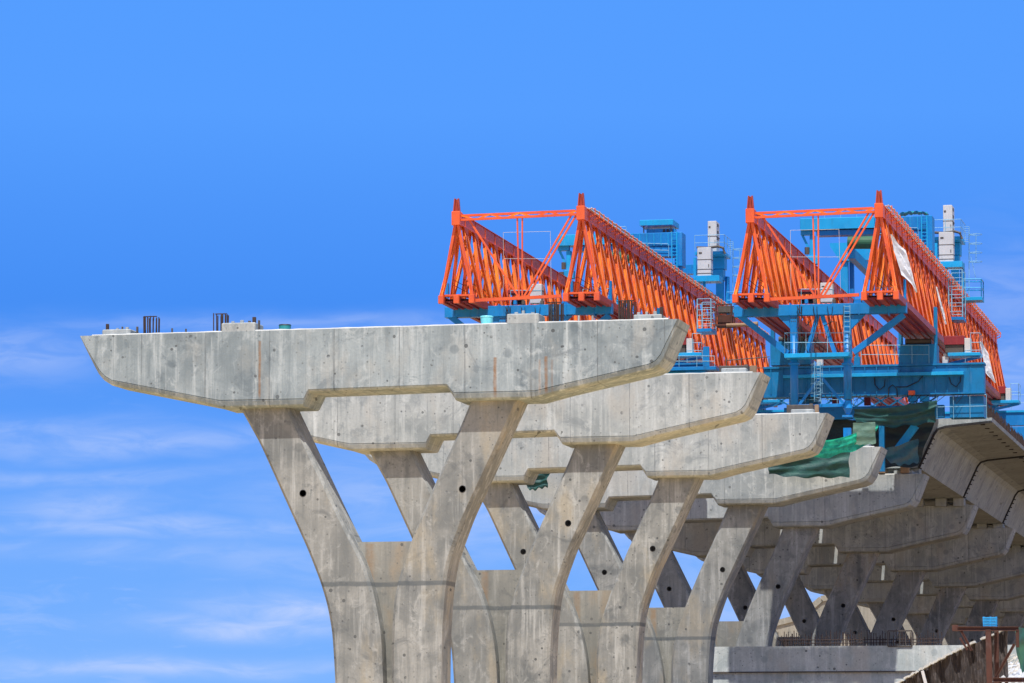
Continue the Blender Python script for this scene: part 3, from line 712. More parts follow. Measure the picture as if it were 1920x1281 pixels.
for a in (1483.5, 1487, 1490.5, 1583.5, 1588, 1592):
    for py in (596, 602, 656, 660): q = P3(a, py, dy=.08); m_.tube([q, q+Vector((0, .04, 0))], .035, 6)
build(m_, 'bolts', 'steel', fs)
m_ = MB(); prail(m_, 1500, 569, 1560, 569, rf, 1.0, .6); prail(m_, 1640, 567, 1696, 566, rf, 1.0, .6); build(m_, 'crosshead_railing', 'rail', fs)
m_ = MB()
for q in range(9):
    x0_ = random.uniform(1484, 1600); m_.tube([P3(x0_, 575, dy=-.08), P3(x0_+random.uniform(-6, 10), 600+random.uniform(0, 30), dy=-.15), P3(x0_+random.uniform(-10, 22), 664, dy=-.1)], .02, 5)
build(m_, 'hanging_cables', 'black', fs)
# roller saddles under the trusses
for px in (1378, 1440, 1619, 1694):
    m_ = MB(); m_.pb(px-3, 555 if px > 1600 else 560, px+4, 570 if px < 1600 else 567, rf, .5, .01, .1); m_.pb(px-1, 523 if px > 1600 else 528, px+3.5, 556, rf, .3, .01, .2)
    build(m_, 'roller_saddle', 'blue', fs)
m_ = MB()
for px in (1392, 1425, 1610): m_.tube([P3(px-6, 563, dy=.5), P3(px+8, 563, dy=.5)], .14, 12)
build(m_, 'rollers', 'steel', fs)
m_ = MB()
for px in (1448, 1607): 
    p = P3(px, 566, dy=.3); m_.prism([(p.x-.3, p.z-.15), (p.x+.3, p.z-.15), (p.x+.16, p.z+.2), (p.x-.16, p.z+.2)], p.y, p.y+.06)
build(m_, 'lifting_lugs', 'blue', fs)
both(fs, 'blue steel front support frame of the left gantry, only its crosshead above the nearest cap')

# power pack and cabinet behind each crosshead
def power_pack(px, py, r, lab, grp='power packs beside the front frames'):
    t = thing('power_pack', W(px, py, r), lab, 'power pack', grp)
    build(MB().pb(px-16, py-25, px+16, py-19, r, 1.5, .02), 'canopy', 'maroon', t)
    m_ = MB()
    for dx in (-15, 14): 
        for dy in (.05, 1.35): m_.pb(px+dx, py-19.2, px+dx+1.5, py, r, .06, 0, dy)
    build(m_, 'legs_frame', 'rust', t)
    m_ = MB(); a = W(px, py-8, r); m_.tube([(a.x-.35, a.y+.7, a.z), (a.x+.35, a.y+.7, a.z)], .19, 14); m_.box(a.x-.4, a.x+.42, a.y+.5, a.y+1, a.z-.3, a.z-.17); build(m_, 'motor', 'black', t)
    return t
pp = power_pack(1511, 566, 1.41, 'maroon-roofed power pack on the right gantry front crosshead')
both(pp, 'maroon-roofed power pack on the left gantry front crosshead')
def cabinet(px0, py0, px1, py1, r, dep, lab, vents=True, lines=(), grp='pale grey electrical cabinets', dy=0):
    a = W((px0+px1)/2, py1, r); t = thing('electrical_cabinet', a+Vector((0, dep/2+dy, 0)), lab, 'cabinet', grp)
    build(MB().pb(px0, py0, px1, py1, r, dep, .025, dy), 'housing', 'cab', t)
    a0 = W(px0, py1, r); b0 = W(px1, py0, r)
    if lines:
        m_ = MB()
        for l in lines: 
            z = W(px0, l, r).z; m_.box(a0.x-.01, b0.x+.01, a0.y-.012+dy, a0.y+dep+.01+dy, z-.025, z+.025)
        build(m_, 'door_seam', 'steel', t)
    m_ = MB(); H = b0.z-a0.z; wd_ = b0.x-a0.x
    m_.box(a0.x+wd_*.12, a0.x+wd_*.34, a0.y-.016+dy, a0.y+.01+dy, a0.z+H*.78, a0.z+H*.84); m_.box(a0.x+wd_*.80, a0.x+wd_*.85, a0.y-.03+dy, a0.y+.01+dy, a0.z+H*.30, a0.z+H*.40)
    build(m_, 'name_plate', 'steel', t)
    if vents:
        m_ = MB(); H = b0.z-a0.z
        for f_ in (.18, .42, .62, .84): m_.box(b0.x-.01, b0.x+.02, a0.y+dep*.25+dy, a0.y+dep*.55+dy, a0.z+H*f_, a0.z+H*f_+.22)
        build(m_, 'vent', 'black', t)
    return t
cb = cabinet(1538, 530, 1561, 566, 1.41, .8, 'pale grey cabinet on the right gantry front crosshead', False, (543,))
both(cb, 'pale grey cabinet on the left gantry front crosshead')
# pipe goalposts (thin white) on the left truss front
gp = thing('pipe_frame', W(1530, 540, 1.405), 'thin white pipe goalpost standing behind the tie frame of the right gantry', 'pipe frame', 'thin white pipe goalposts')
for a, b_ in (((1482, 432), (1483, 545)), ((1573, 430), (1576, 545)), ((1482, 432), (1573, 430)), ((1484, 482), (1574, 482))):
    build(MB().tube([W(*a, 1.42), W(*b_, 1.42)], .014, 6), 'pipe', 'cab', gp)
both(gp, 'thin white pipe goalpost standing behind the tie frame of the left gantry')

# main cross girder on the fifth pier
rg = 1.50
def main_girder():
    t = thing('cross_girder', W(1640, 740, rg), 'deep blue cross girder carrying the right gantry over the fifth pier', 'cross girder', 'deep blue cross girders')
    g_ = build(MB().pb(1432, 688, 1845, 739, rg, 1.1, .03), 'box_beam', 'deep', t)
    build(MB().pb(1432, 684, 1846, 687.8, rg, 1.3, 0, -.1), 'top_flange', 'deep', g_)
    build(MB().pb(1432, 739.3, 1846, 742, rg, 1.3, 0, -.1), 'bottom_flange', 'deep', g_)
    build(MB().pb(1470, 701, 1808, 707, rg, .5, .01, -.52), 'walkway_bracket', 'sky', g_)
    m_ = MB(); prail(m_, 1615, 684, 1742, 684, rg, 1.35, 0); prail(m_, 1810, 684, 1840, 684, rg, 1.0, 0); build(m_, 'railing', 'rail', t)
    m_ = MB()
    for pts in (((1640, 708), (1641, 722), (1650, 732), (1659, 724), (1660, 712)), ((1666, 745), (1667, 728), (1674, 722), (1682, 730), (1683, 745)), ((1780, 708), (1784, 720), (1793, 726), (1801, 716), (1802, 706)), ((1735, 700), (1722, 716), (1700, 726), (1680, 726))):
        m_.tube([P3(*q, r=rg, dy=-.12) for q in pts], .035, 6)
    build(m_, 'hydraulic_hose', 'black', t)
    # cradle under the right truss and under the left truss
    for a, b_, c0, d in ((1684, 645, 1756, 684), (1444, 640, 1520, 684)):
        s_ = build(MB().pb(a, b_, c0, d, rg, 1.6, .03, .1), 'cradle', 'deep', t)
        build(MB().pb(a, b_-36, a+7, b_, rg, .5, .01, .2), 'side_arm', 'deep', s_); build(MB().pb(c0-6, b_-70 if a > 1600 else b_-40, c0, b_, rg, .5, .01, .2), 'side_arm', 'deep', s_)
        m_ = MB(); q = P3((a+c0)/2, b_-6, r=rg); m_.tube([(q.x-.9, q.y+.6, q.z), (q.x+.9, q.y+.6, q.z)], .2, 14); build(m_, 'roller', 'steel', s_)
    for a in (1702, 1724):
        m_ = MB(); m_.pb(a, 742.2, a+17, 752, rg, .6, .02, .1); q = P3(a+8, 752, r=rg, dy=.4); m_.tube([q, q-Vector((0, 0, .45))], .14, 12); build(m_, 'jack', 'sky', t)
    m_ = MB(); m_.pb(1704, 733, 1716, 741, rg, .2, .01, -.25); build(m_, 'control_box', 'orange', t)
    m_ = MB(); m_.pb(1780, 742.2, 1844, 782, rg, 1.6, .03, .2); build(m_, 'bearing_leg', 'deep', t)
    m_ = MB(); m_.pb(1476, 742.2, 1530, 860, rg, 1.6, .03, 1.2); build(m_, 'bearing_leg', 'deep', t)
    m_ = MB(); m_.pb(1470, 762, 1770, 785, 1.503, .6, .02); build(m_, 'lower_beam', 'deep', t)
    for a in (1648, ): m_ = MB(); m_.pb(a, 785.2, a+10, 884, 1.503, .5, .02); build(m_, 'prop', 'deep', t)
    m_ = MB(); m_.beam(W(1717, 798, 1.504), W(1683, 843, 1.504), .5, .5, (0, 1, 0)); build(m_, 'raking_prop', 'sky', t)
    m_ = MB(); m_.pb(1690, 868, 1706, 888, 1.53, .5, .02, -.6); m_.pb(1650, 868, 1661, 888, 1.53, .4, .02, -.6); build(m_, 'prop_foot', 'timber', t)
    return t
_mg = main_girder
def main_girder():
    t = _mg(); g_ = [x for x in kids(t) if x.name.startswith('box_beam')][0]
    px = 1445
    while px < 1840:
        build(MB().pb(px, 688.5, px+1.6, 738.5, rg, .1, 0, -.09), 'web_rib', 'deep', g_); px += 22
    for a, b_ in ((1530, 684), (1600, 684), (1766, 684), (1500, 684)):
        m_ = MB(); m_.pb(a, b_-16, a+11, b_, rg, .5, .02, .3); m_.pb(a+2, b_-22, a+8, b_-16.2, rg, .3, .01, .35); build(m_, 'valve_box', random.choice(['steel', 'deep', 'cab']), t)
    m_ = MB()
    for q in range(16):
        x0_ = random.uniform(1480, 1800); ln = random.uniform(10, 34); m_.tube([P3(x0_, 740, r=rg, dy=-.1), P3(x0_+random.uniform(2, 10), 740+ln, r=rg, dy=-.2), P3(x0_+random.uniform(8, 34), 741, r=rg, dy=-.1)], .022, 5)
    build(m_, 'hanging_cables', 'black', t)
    # lattice trestle behind the girder, below the trusses
    m_ = MB()
    for a in range(1450, 1760, 31):
        m_.beam(W(a, 742, 1.53), W(a+31, 762, 1.53), .1); m_.beam(W(a+31, 742, 1.53), W(a, 762, 1.53), .1)
    m_.beam(W(1450, 744, 1.53), W(1760, 742, 1.53), .16); build(m_, 'lattice_brace', 'deep', t)
    for a, b_, c0, d in ((1620, 745, 1632, 760), (1560, 746, 1572, 760), (1588, 744, 1596, 758)):
        build(MB().pb(a, b_, c0, d, 1.51, .4, .02), 'small_motor', 'maroon', t)
    m_ = MB(); prail(m_, 1480, 762, 1600, 762, 1.5, .9); prail(m_, 1757, 786, 1850, 784, 1.5, 1.6); build(m_, 'lower_railing', 'rail', t)
    return t
mg = main_girder(); both(mg, 'deep blue cross girder carrying the left gantry, mostly hidden behind the second cap')
# winch packs
def winch(px, py, r, lab):
    s_ = 1.5/r
    t = thing('winch_pack', W(px, py, r), lab, 'winch', 'maroon winch packs on outrigger platforms')
    def q(a, b_, c0, d, dep, m__, nm, dy=0): return build(MB().pb(px+a*s_, py+b_*s_, px+c0*s_, py+d*s_, r, dep, .02, dy), nm, m__, t)
    q(-19, -34, 19, -18, 1.3, 'maroon', 'canopy'); q(-17, -17.8, 17, -3, 1.1, 'steel', 'winch_drum_housing', .1); q(19.3, -30, 31, -3, .8, 'cab', 'cabinet')
    f_ = q(-12, -2.8, 49, 3, 1.8, 'sky', 'platform', -.1)
    m_ = MB(); a = W(px+31*s_, py-2.8*s_, r); b_ = W(px+48.5*s_, py-2.8*s_, r); rail(m_, [a, b_, b_+Vector((0, 1.6, 0))], 1.35); build(m_, 'railing', 'rail', f_)
    m_ = MB(); m_.beam(W(px+47*s_, py+3*s_, r)+Vector((0, .8, 0)), W(px-10*s_, py+16*s_, r)+Vector((0, .8, 0)), .2, .2, (0, 1, 0)); build(m_, 'strut', 'blue', f_)
    m_ = MB()
    for a in (-14, 13): m_.pb(px+a*s_, py-37*s_, px+(a+2)*s_, py-34.2*s_, r, .1, 0, .5)
    build(m_, 'lifting_eye', 'maroon', t)
    return t
w1 = winch(1789, 664, 1.50, 'maroon winch pack beside the right truss above the deep blue cross girder')
both(w1, 'maroon winch pack behind the right tip of the nearest pier cap')
w2 = winch(1869, 753, 1.77, 'maroon winch pack at the far right edge below the end of the orange truss')
both(w2, 'maroon winch pack between the second pier cap and the blue girder')
# rear support
rr_ = thing('rear_girder', W(1880, 800, 1.80), 'pale blue rear cross girder at the right edge of the photo', 'cross girder', 'rear cross girders')
g_ = build(MB().pb(1600, 776, 1960, 800, 1.80, 1.0, .03), 'box_beam', 'blue', rr_); build(MB().pb(1600, 772, 1961, 775.8, 1.80, 1.2, 0, -.1), 'top_flange', 'sky', g_)
m_ = MB(); m_.pb(1700, 800.2, 1730, 832, 1.80, .8, .02); m_.pb(1890, 800.2, 1930, 830, 1.80, .8, .02); build(m_, 'bearing_legs', 'blue', rr_)
m_ = MB(); prail(m_, 1868, 772, 1955, 772, 1.80, 1.4); build(m_, 'railing', 'rail', rr_)
m_ = MB(); m_.pb(1800, 740, 1870, 772, 1.80, 1.2, .02); build(m_, 'cradle', 'blue', rr_)
both(rr_, 'rear cross girder of the left gantry, hidden behind the pier caps')

# ---------------------------------------------------------------- trolleys
def trolley(lab):
    r1, r2 = 1.54, 1.65
    t = thing('lifting_trolley', W(1640, 500, r1), lab, 'trolley', 'blue lifting trolleys on the truss top chords')
    f1 = build(MB().pb(1500, 408, 1640, 429, r1, 1.3, .03), 'front_crossbeam', 'sky', t)
    m_ = MB(); m_.pb(1530, 429.3, 1700, 439, r1, 1.0, .02, .2); build(m_, 'lower_box', 'blue', f1)
    m_ = MB(); m_.pb(1640.4, 406, 1738, 432, r1, 1.5, .03, -.05); m_.pb(1660, 432.3, 1733, 452, r1, 1.2, .03); build(m_, 'winch_house', 'blue', t)
    m_ = MB(); m_.pb(1733, 404, 1748, 470, r1, 1.6, .03); m_.pb(1724, 470.3, 1746, 492, r1, .8, .02, .2); build(m_, 'right_leg', 'blue', t)
    m_ = MB(); m_.pb(1517, 440, 1526, 478, r1, .5, .02, .3); m_.pb(1512, 478.3, 1532, 494, r1, .7, .02, .2); m_.pb(1500, 429.5, 1522, 439.5, r1, .5, .01, .3); build(m_, 'left_leg', 'sky', t)
    m_ = MB(); m_.beam(W(1503, 440, r1)+Vector((0, .5, 0)), W(1520, 476, r1)+Vector((0, .5, 0)), .16, .16, (0, 1, 0)); build(m_, 'leg_brace', 'sky', t)
    m_ = MB(); p = W(1512, 476, r1)+Vector((0, .3, 0)); m_.tube([p, p+Vector((0, 0, .5))], .17, 10); m_.pb(1505, 482, 1513, 492, r1, .3, .01); build(m_, 'wheel_motor', 'steel', t)
    m_ = MB()
    for q in range(6): m_.pb(1650+q*14, 407, 1651.5+q*14, 431, r1, .1, 0, -.14)
    build(m_, 'house_ribs', 'sky', t)
    m_ = MB(); prail(m_, 1640, 452, 1722, 454, r1, 1.0, -.1); prail(m_, 1545, 408, 1636, 406, r1, .5, .2); build(m_, 'railing', 'rail', t)
    m_ = MB()
    for px in (1668, 1682, 1695): p = W(px, 455, r1); m_.tube([p+Vector((-.2, .3, 0)), p+Vector((.2, .3, 0))], .24, 14); m_.tube([p+Vector((0, .3, -.1)), p+Vector((0, .3, -1.6))], .02, 5)
    m_.pb(1655, 458, 1712, 466, r1, .6, .02, .5); build(m_, 'hoist_sheaves', 'steel', t)
    m_ = MB(); m_.pb(1728, 404.5, 1730, 490, r1, .12, 0, -.3); m_.pb(1738, 404.5, 1740, 490, r1, .12, 0, -.3)
    for q in range(12): m_.pb(1728, 410+q*6.6, 1740, 410.8+q*6.6, r1, .05, 0, -.28)
    build(m_, 'ladder', 'sky', t)
    # longitudinal beams
    for a in (1716, 1590 ):
        m_ = MB(); p = W(a, 470, r1); q = Vector((p.x, r2*Y1, p.z)); m_.beam(p+Vector((0, 1.7, 0)), q, .5, .7); build(m_, 'side_beam', 'sky', t)
    # rear frame: head and the two columns
    m_ = MB(); a = W(1556, 456, r2); b_ = W(1640, 456, r2); c0 = W(1575, 489, r2)
    m_.prism([(a.x, a.z), (b_.x, a.z), (b_.x, c0.z), (c0.x, c0.z), (a.x, a.z-.25)], r2*Y1, r2*Y1+1.2); build(m_, 'rear_head', 'sky', t)
    m_ = MB(); m_.pb(1640.3, 470, 1752, 488, r2, 1.0, .02, .1); build(m_, 'rear_crossbeam', 'blue', t)
    m_ = MB(); m_.pb(1748, 449, 1806, 455, r2, 3.2, .01, -1.6); m_.pb(1752, 455.3, 1800, 478, r2, 1.3, .03); m_.pb(1765, 478.3, 1798, 500, r2, 1.0, .03, .1); h_ = build(m_, 'right_head', 'sky', t)
    m_ = MB(); a = W(1748, 448.6, r2); b_ = W(1806, 448.6, r2); y_ = r2*Y1
    rail(m_, [(a.x, y_-1.55, a.z), (b_.x, y_-1.55, a.z), (b_.x, y_+1.55, a.z)], 1.25); build(m_, 'railing', 'rail', h_)
    m_ = MB(); m_.pb(1576, 489.3, 1589, 566, r2, .6, .02, .2); build(m_, 'rear_column', 'sky', t)
    m_ = MB(); m_.pb(1590, 489.3, 1598, 566, r2, .4, .02, .9); build(m_, 'rear_column', 'blue', t)
    m_ = MB(); m_.pb(1783, 500.3, 1797, 572, r2, .6, .02, .2); build(m_, 'rear_column', 'sky', t)
    m_ = MB(); m_.pb(1798, 490, 1806, 566, r2, .4, .02, .9); build(m_, 'rear_column', 'blue', t)
    # green hose drum
    m_ = MB(); p = W(1590, 455, 1.60); q = W(1642, 455, 1.60); m_.tube([p, q], .48, 20); build(m_, 'hose_drum', 'green', t, False)
    # cage platform carrying the cabinets
    m_ = MB(); m_.pb(1757, 490, 1804, 501, 1.60, 1.6, .01); m_.pb(1770, 501.3, 1775, 540, 1.60, .2, 0, .4); m_.pb(1752, 455, 1757, 500, 1.60, .3, 0, .2); build(m_, 'cabinet_platform', 'sky', t)
    # side balcony with rails
    b2 = build(MB().pb(1806, 558, 1842, 564, r2, 1.8, .01, -.4), 'balcony', 'sky', t)
    m_ = MB(); a = W(1807, 557.8, r2); b_ = W(1841, 557.8, r2); rail(m_, [a+Vector((0, -.35, 0)), b_+Vector((0, -.35, 0)), b_+Vector((0, 1.3, 0)), a+Vector((0, 1.3, 0))], 1.35, r=.04); build(m_, 'railing', 'sky', b2)
    # hoop aerial ladder outside
    m_ = MB(); m_.tube([W(1817, 425, r2), W(1817, 556, r2)], .03, 6); m_.tube([W(1830, 440, r2), W(1830, 492, r2)], .025, 6); m_.tube([W(1820, 480, r2), W(1831, 528, r2)], .02, 5)
    for q in range(4):
        c0 = W(1829, 440+q*17, r2); m_.tube([c0+Vector((.50*math.cos(a), .5*math.sin(a), 0)) for a in [2*math.pi*k/14 for k in range(15)]], .02, 5)
        m_.tube([W(1817, 440+q*17, r2), W(1829, 440+q*17, r2)], .018, 5)
    for q in range(8): m_.tube([W(1808, 425+q*4, r2), W(1817, 425+q*4, r2)], .015, 5)
    build(m_, 'ladder_cage', 'rail', t)
    m_ = MB(); pts = [W(1748, 436, 1.64), W(1770, 437, 1.64), W(1790, 434, 1.64), W(1800, 437, 1.64), W(1804, 448, 1.64)]; m_.tube(pts, .1, 8); build(m_, 'exhaust_duct', 'steel', t)
    return t
tr = trolley('blue lifting trolley on the right gantry trusses with a tarpaulin on its roof')
tl = copy_tree(tr, Vector((DX-.1, 8.0, .45)), 'blue lifting trolley on the left gantry trusses with a small canopy on its roof')
D2 = Vector((DX-.1, 8.0, .45))
c1 = cabinet(1760, 435, 1787, 490, 1.60, .9, 'pale grey hanging cabinet on the right trolley, in front of the taller one', False, (459, 478, 486), dy=.1)
both(c1, 'pale grey hanging cabinet on the left trolley, lower of the two', D2)
c2 = cabinet(1771, 388, 1788, 449, 1.65, 1.6, 'tall pale grey cabinet on top of the right trolley head', True, (418,), dy=-1.0)
both(c2, 'tall pale grey cabinet on top of the left trolley head, highest on the left gantry', D2)
# canopy on the left trolley
ct = thing('operator_canopy', W(1234, 440, 1.585), 'small blue flat-roofed canopy on top of the left trolley', 'canopy')
build(MB().pb(1199, 412, 1262, 422, 1.585, 2.6, .03), 'roof', 'sky', ct)
m_ = MB()
for px in (1205, 1256): 
    for dy in (.2, 2.2): m_.pb(px, 422.2, px+2, 438, 1.585, .08, 0, dy)
build(m_, 'posts', 'steel', ct); build(MB().pb(1209, 427, 1262, 438, 1.585, .9, .02, .7), 'console', 'sky', ct)
m_ = MB()
for px in (1240, 1247, 1254): m_.pb(px, 428, px+4, 433, 1.585, .1, 0, .6)
build(m_, 'switches', 'steel', ct)
# tarpaulin on right trolley
m_ = MB(); a = W(1685, 404, 1.545); b_ = W(1738, 404, 1.545); nx, ny = 14, 6
for i in range(nx+1):
    for j in range(ny+1): m_.v.append(Vector((a.x+(b_.x-a.x)*i/nx, a.y+1.5*j/ny, a.z+.04+.16*abs(math.sin(i*.9+j*1.3))+.12*math.sin(math.pi*i/nx))))
for i in range(nx):
    for j in range(ny): m_.f.append((i*(ny+1)+j, (i+1)*(ny+1)+j, (i+1)*(ny+1)+j+1, i*(ny+1)+j+1))
tag(build(m_, 'tarpaulin', 'teal'), 'crumpled blue-grey tarpaulin on the roof of the right trolley', 'tarpaulin')
# hanging access cages
def cage(px0, px1, pyt, pyb, r, lab):
    a = W(px0, pyb, r); b_ = W(px1, pyt, r); t = thing('access_cage', (a+b_)/2, lab, 'access cage', 'hanging access cages beside the trusses')
    build(MB().box(a.x, b_.x, a.y, a.y+2.2, a.z, a.z+.22), 'floor', 'blue', t)
    m_ = MB()
    for x in (a.x+.05, b_.x-.05):
        for dy in (.05, 2.1): m_.beam((x, a.y+dy, a.z+.22), (x, a.y+dy, b_.z), .07)
    for q in range(1, 7):
        z = a.z+(b_.z-a.z)*q/6
        for (p, s_) in (((a.x+.05, a.y+.05), (b_.x-.05, a.y+.05)), ((b_.x-.05, a.y+.05), (b_.x-.05, a.y+2.1)), ((a.x+.05, a.y+2.1), (b_.x-.05, a.y+2.1))): m_.tube([(*p, z), (*s_, z)], .022, 5)
    build(m_, 'cage_frame', 'rail', t); return t
cg = cage(1778, 1805, 505, 600, 1.585, 'blue hanging access cage on the outer side of the right gantry')
cage(1306, 1334, 560, 622, 1.50, 'blue hanging access cage on the outer side of the left gantry')
# rusty skip and counterweight arm beside left gantry
t = thing('rusty_basket', W(1358, 612, 1.46), 'rusty steel work basket with a projecting arm beside the left gantry', 'work basket')
a = W(1341, 611, 1.46); b_ = W(1372, 569, 1.46); m_ = MB()
m_.box(a.x, b_.x, a.y, a.y+1.6, a.z, a.z+.12)
for x in (a.x+.05, b_.x-.05):
    for dy in (.05, 1.5): m_.beam((x, a.y+dy, a.z+.1), (x, a.y+dy, b_.z), .09)
for z in (a.z+.7, b_.z-.05):
    m_.beam((a.x, a.y+.05, z), (b_.x, a.y+.05, z), .08); m_.beam((a.x, a.y+1.5, z), (b_.x, a.y+1.5, z), .08)
build(m_, 'basket_frame', 'rust', t); build(MB().box(a.x+.1, b_.x-.1, a.y+.3, a.y+1.3, a.z+.13, a.z+.75), 'load', 'rust', t)
build(MB().box(a.x+.12, b_.x-.12, a.y+.4, a.y+1.2, b_.z-.55, b_.z-.12), 'motor_box', 'steel', t)
m_ = MB(); m_.tube([W(1362, 610, 1.46), W(1400, 609, 1.46)], .12, 10); m_.tube([W(1400, 609, 1.46), W(1421, 608, 1.46)], .18, 10); build(m_, 'arm', 'timber', t)
# platform railings between second cap and left gantry
t = thing('walkway', W(1300, 694, 1.49), 'blue railed walkway above the second pier cap, left of the blue frame', 'walkway')
build(MB().pb(1235, 688, 1342, 694, 1.49, 1.4, .02), 'floor', 'blue', t); m_ = MB(); prail(m_, 1240, 688, 1340, 688, 1.49, .75); build(m_, 'railing', 'rail', t)
m_ = MB(); m_.pb(1318, 650, 1330, 688, 1.49, .1); build(m_, 'gate_post', 'blue', t)
t = thing('handrail', W(1400, 700, 1.6), 'long dark handrail over the second pier cap near its right tip', 'handrail')
m_ = MB(); m_.tube([W(1362, 676, 1.6), W(1443, 669, 1.6)], .04, 6)
for px in (1362, 1390, 1418, 1442): m_.tube([W(px, 672, 1.6), W(px, 706, 1.6)], .04, 6)
m_.tube([W(1385, 690, 1.6), W(1443, 690, 1.6)], .03, 6); build(m_, 'rails', 'steel', t)

# ---------------------------------------------------------------- nets
def net(name, corners, m__, lab, cat='net', sag=.35, nu=26, nv=14, fold=.12, par=None, ph=0.0, frq=3.0):
    """corners: top-left, top-right, bottom-right, bottom-left as (px, py, r)"""
    tl_, tr_, br_, bl_ = [W(*c_) for c_ in corners]; m_ = MB()
    for j in range(nv+1):
        for i in range(nu+1):
            u, v = i/nu, j/nv; p = tl_.lerp(tr_, u).lerp(bl_.lerp(br_, u), v)
            sg = math.sin(math.pi*u)*sag*(1 if v > .05 or sag > .5 else .4)
            L_u = (tr_-tl_).length; L_v = (bl_-tl_).length
            q_ = Vector((u*L_u*.45+ph*7, v*L_v*1.9+u*1.4, ph)); wv = fold*2.2*mnoise.noise(q_)+fold*.9*mnoise.noise(q_*2.7)+fold*.5*math.sin(v*frq*6.28+math.sin(u*3+ph)*1.6+u*2.8)
            p = p+Vector((fold*.4*math.sin(v*9+u*6), -wv, -sg+fold*.6*math.sin(u*23+ph*3)*(v > .9)+fold*.25*math.sin(u*11+v*7)))
            m_.v.append(p)
    for j in range(nv):
        for i in range(nu): k = j*(nu+1)+i; m_.f.append((k, k+1, k+nu+2, k+nu+1))
    o = build(m_, name, m__, None, True); tag(o, lab, cat); return o
rn = 1.375
net('safety_net', [(1441, 858, 1.387), (1594, 828, 1.390), (1592, 894, 1.390), (1441, 890, 1.387)], 'net', 'dark green net panel hanging in front of the fourth pier cap', sag=.12, fold=.10)
net('safety_net', [(1480, 818, 1.33), (1646, 796, 1.385), (1640, 828, 1.385), (1470, 852, 1.33)], 'net2', 'bright green net swooping down from the blue frame foot', sag=.55, fold=.12, frq=3.4, nu=60, nv=40)
net('safety_net', [(1599, 793, 1.372), (1641, 791, 1.372), (1642, 832, 1.372), (1599, 834, 1.372)], 'net3', 'grey-green sheet box hanging under the right gantry', sag=.03, fold=.035, ph=1.3)
net('safety_net', [(1600, 768, 1.47), (1757, 750, 1.50), (1752, 790, 1.50), (1604, 792, 1.47)], 'net', 'upper dark green net slung below the deep blue cross girder', sag=.35, fold=.14, ph=2)
net('safety_net', [(1655, 842, 1.46), (1722, 822, 1.50), (1722, 866, 1.50), (1664, 866, 1.46)], 'net', 'lower dark green net between the fourth cap tip and the deck', sag=.2, fold=.12, ph=.6)
net('safety_net', [(984, 884, 1.39), (1030, 883, 1.39), (1026, 912, 1.39), (988, 918, 1.39)], 'net', 'small dark green net visible below the third cap, between pier legs', sag=.1, fold=.12, ph=.2)
net('safety_net', [(1540, 786, 1.512), (1752, 792, 1.512), (1721, 874, 1.512), (1540, 884, 1.512)], 'shade_sheet', 'blackish sheet standing in for the shade at the front end of the right deck', sag=.02, fold=.10, ph=3)  # dark sheet added to paint the shade over the deck end
# ---------------------------------------------------------------- low concrete wall with rebar
rw = 1.46
t = thing('concrete_wall', W(1600, 1281, rw)*1.0, 'pale weathered concrete wall with a ledge crossing the lower right corner', 'wall')
a = W(1322, 1213, rw); b_ = W(1990, 1213, rw); zl = W(1400, 1262, rw).z; ZT = a.z
wl = build(MB().box(a.x, b_.x, rw*Y1, rw*Y1+2.4, zl+.002, ZT), 'upper_lift', 'wall', t)
build(MB().box(a.x+.02, b_.x, rw*Y1+.14, rw*Y1+2.3, -.5, zl), 'lower_lift', 'wall', t)
build(MB().box(a.x-.03, b_.x, rw*Y1-.05, rw*Y1+2.45, zl+.004, zl+.09), 'ledge', 'steel', t)  # dark strip stands for the shadow line under the upper lift
m_ = MB(); x = a.x+4.9; xe = W(1765, 1200, rw).x
while x < xe:
    h = random.uniform(.55, 1.1); m_.tube([(x, rw*Y1+.4, ZT-.05), (x+random.uniform(-.04, .04), rw*Y1+.4, ZT+h)], .028, 5)
    if random.random() < .6: m_.tube([(x+.07, rw*Y1+1.9, ZT-.05), (x+.07, rw*Y1+1.9, ZT+h*.9)], .028, 5)
    x += random.uniform(.13, .24)
m_.tube([(a.x+5, rw*Y1+.37, ZT+.42), (xe, rw*Y1+.37, ZT+.42)], .03, 5); m_.tube([(a.x+6, rw*Y1+.37, ZT+.2), (xe, rw*Y1+.37, ZT+.2)], .03, 5)
tag(build(m_, 'starter_bars', 'bar', t), kind='stuff')
t = thing('steel_cage_frame', W(1687, 1211, rw)+Vector((0, 1, 0)), 'square black steel frame standing among the rebar on the concrete wall', 'steel frame')
m_ = MB(); p = [W(1665, 1212, rw), W(1710, 1212, rw), W(1710, 1183, rw), W(1665, 1183, rw)]
for q, s_ in zip(p, p[1:]+p[:1]): m_.beam(q+Vector((0, -.02, 0)), s_+Vector((0, -.02, 0)), .09)
for q in (1676, 1687, 1698): m_.beam(W(q, 1212, rw), W(q, 1183, rw), .05)
build(m_, 'frame', 'steel', t)

# far ramp seen through the pier legs
t = thing('approach_ramp', W(1700, 1250, 4.2), 'distant pale ramp rising to the right, seen through the legs of the far piers', 'ramp')
pts = [W(1446, 1176, 4.2), W(1500, 1162, 4.2), W(1540, 1128, 4.2), W(1640, 1105, 4.2), W(1990, 1060, 4.2)]
m_ = MB(); m_.prism([(pts[0].x, -.5)]+[(p.x, p.z) for p in pts]+[(pts[-1].x, -.5)], 4.2*Y1, 4.2*Y1+9); build(m_, 'ramp_wall', 'ramp', t)
m_ = MB()
for a, b_ in zip(pts, pts[1:]): m_.beam(a+Vector((0, -.15, .5)), b_+Vector((0, -.15, .5)), .35, 1.1)
build(m_, 'parapet', 'ramp', t)
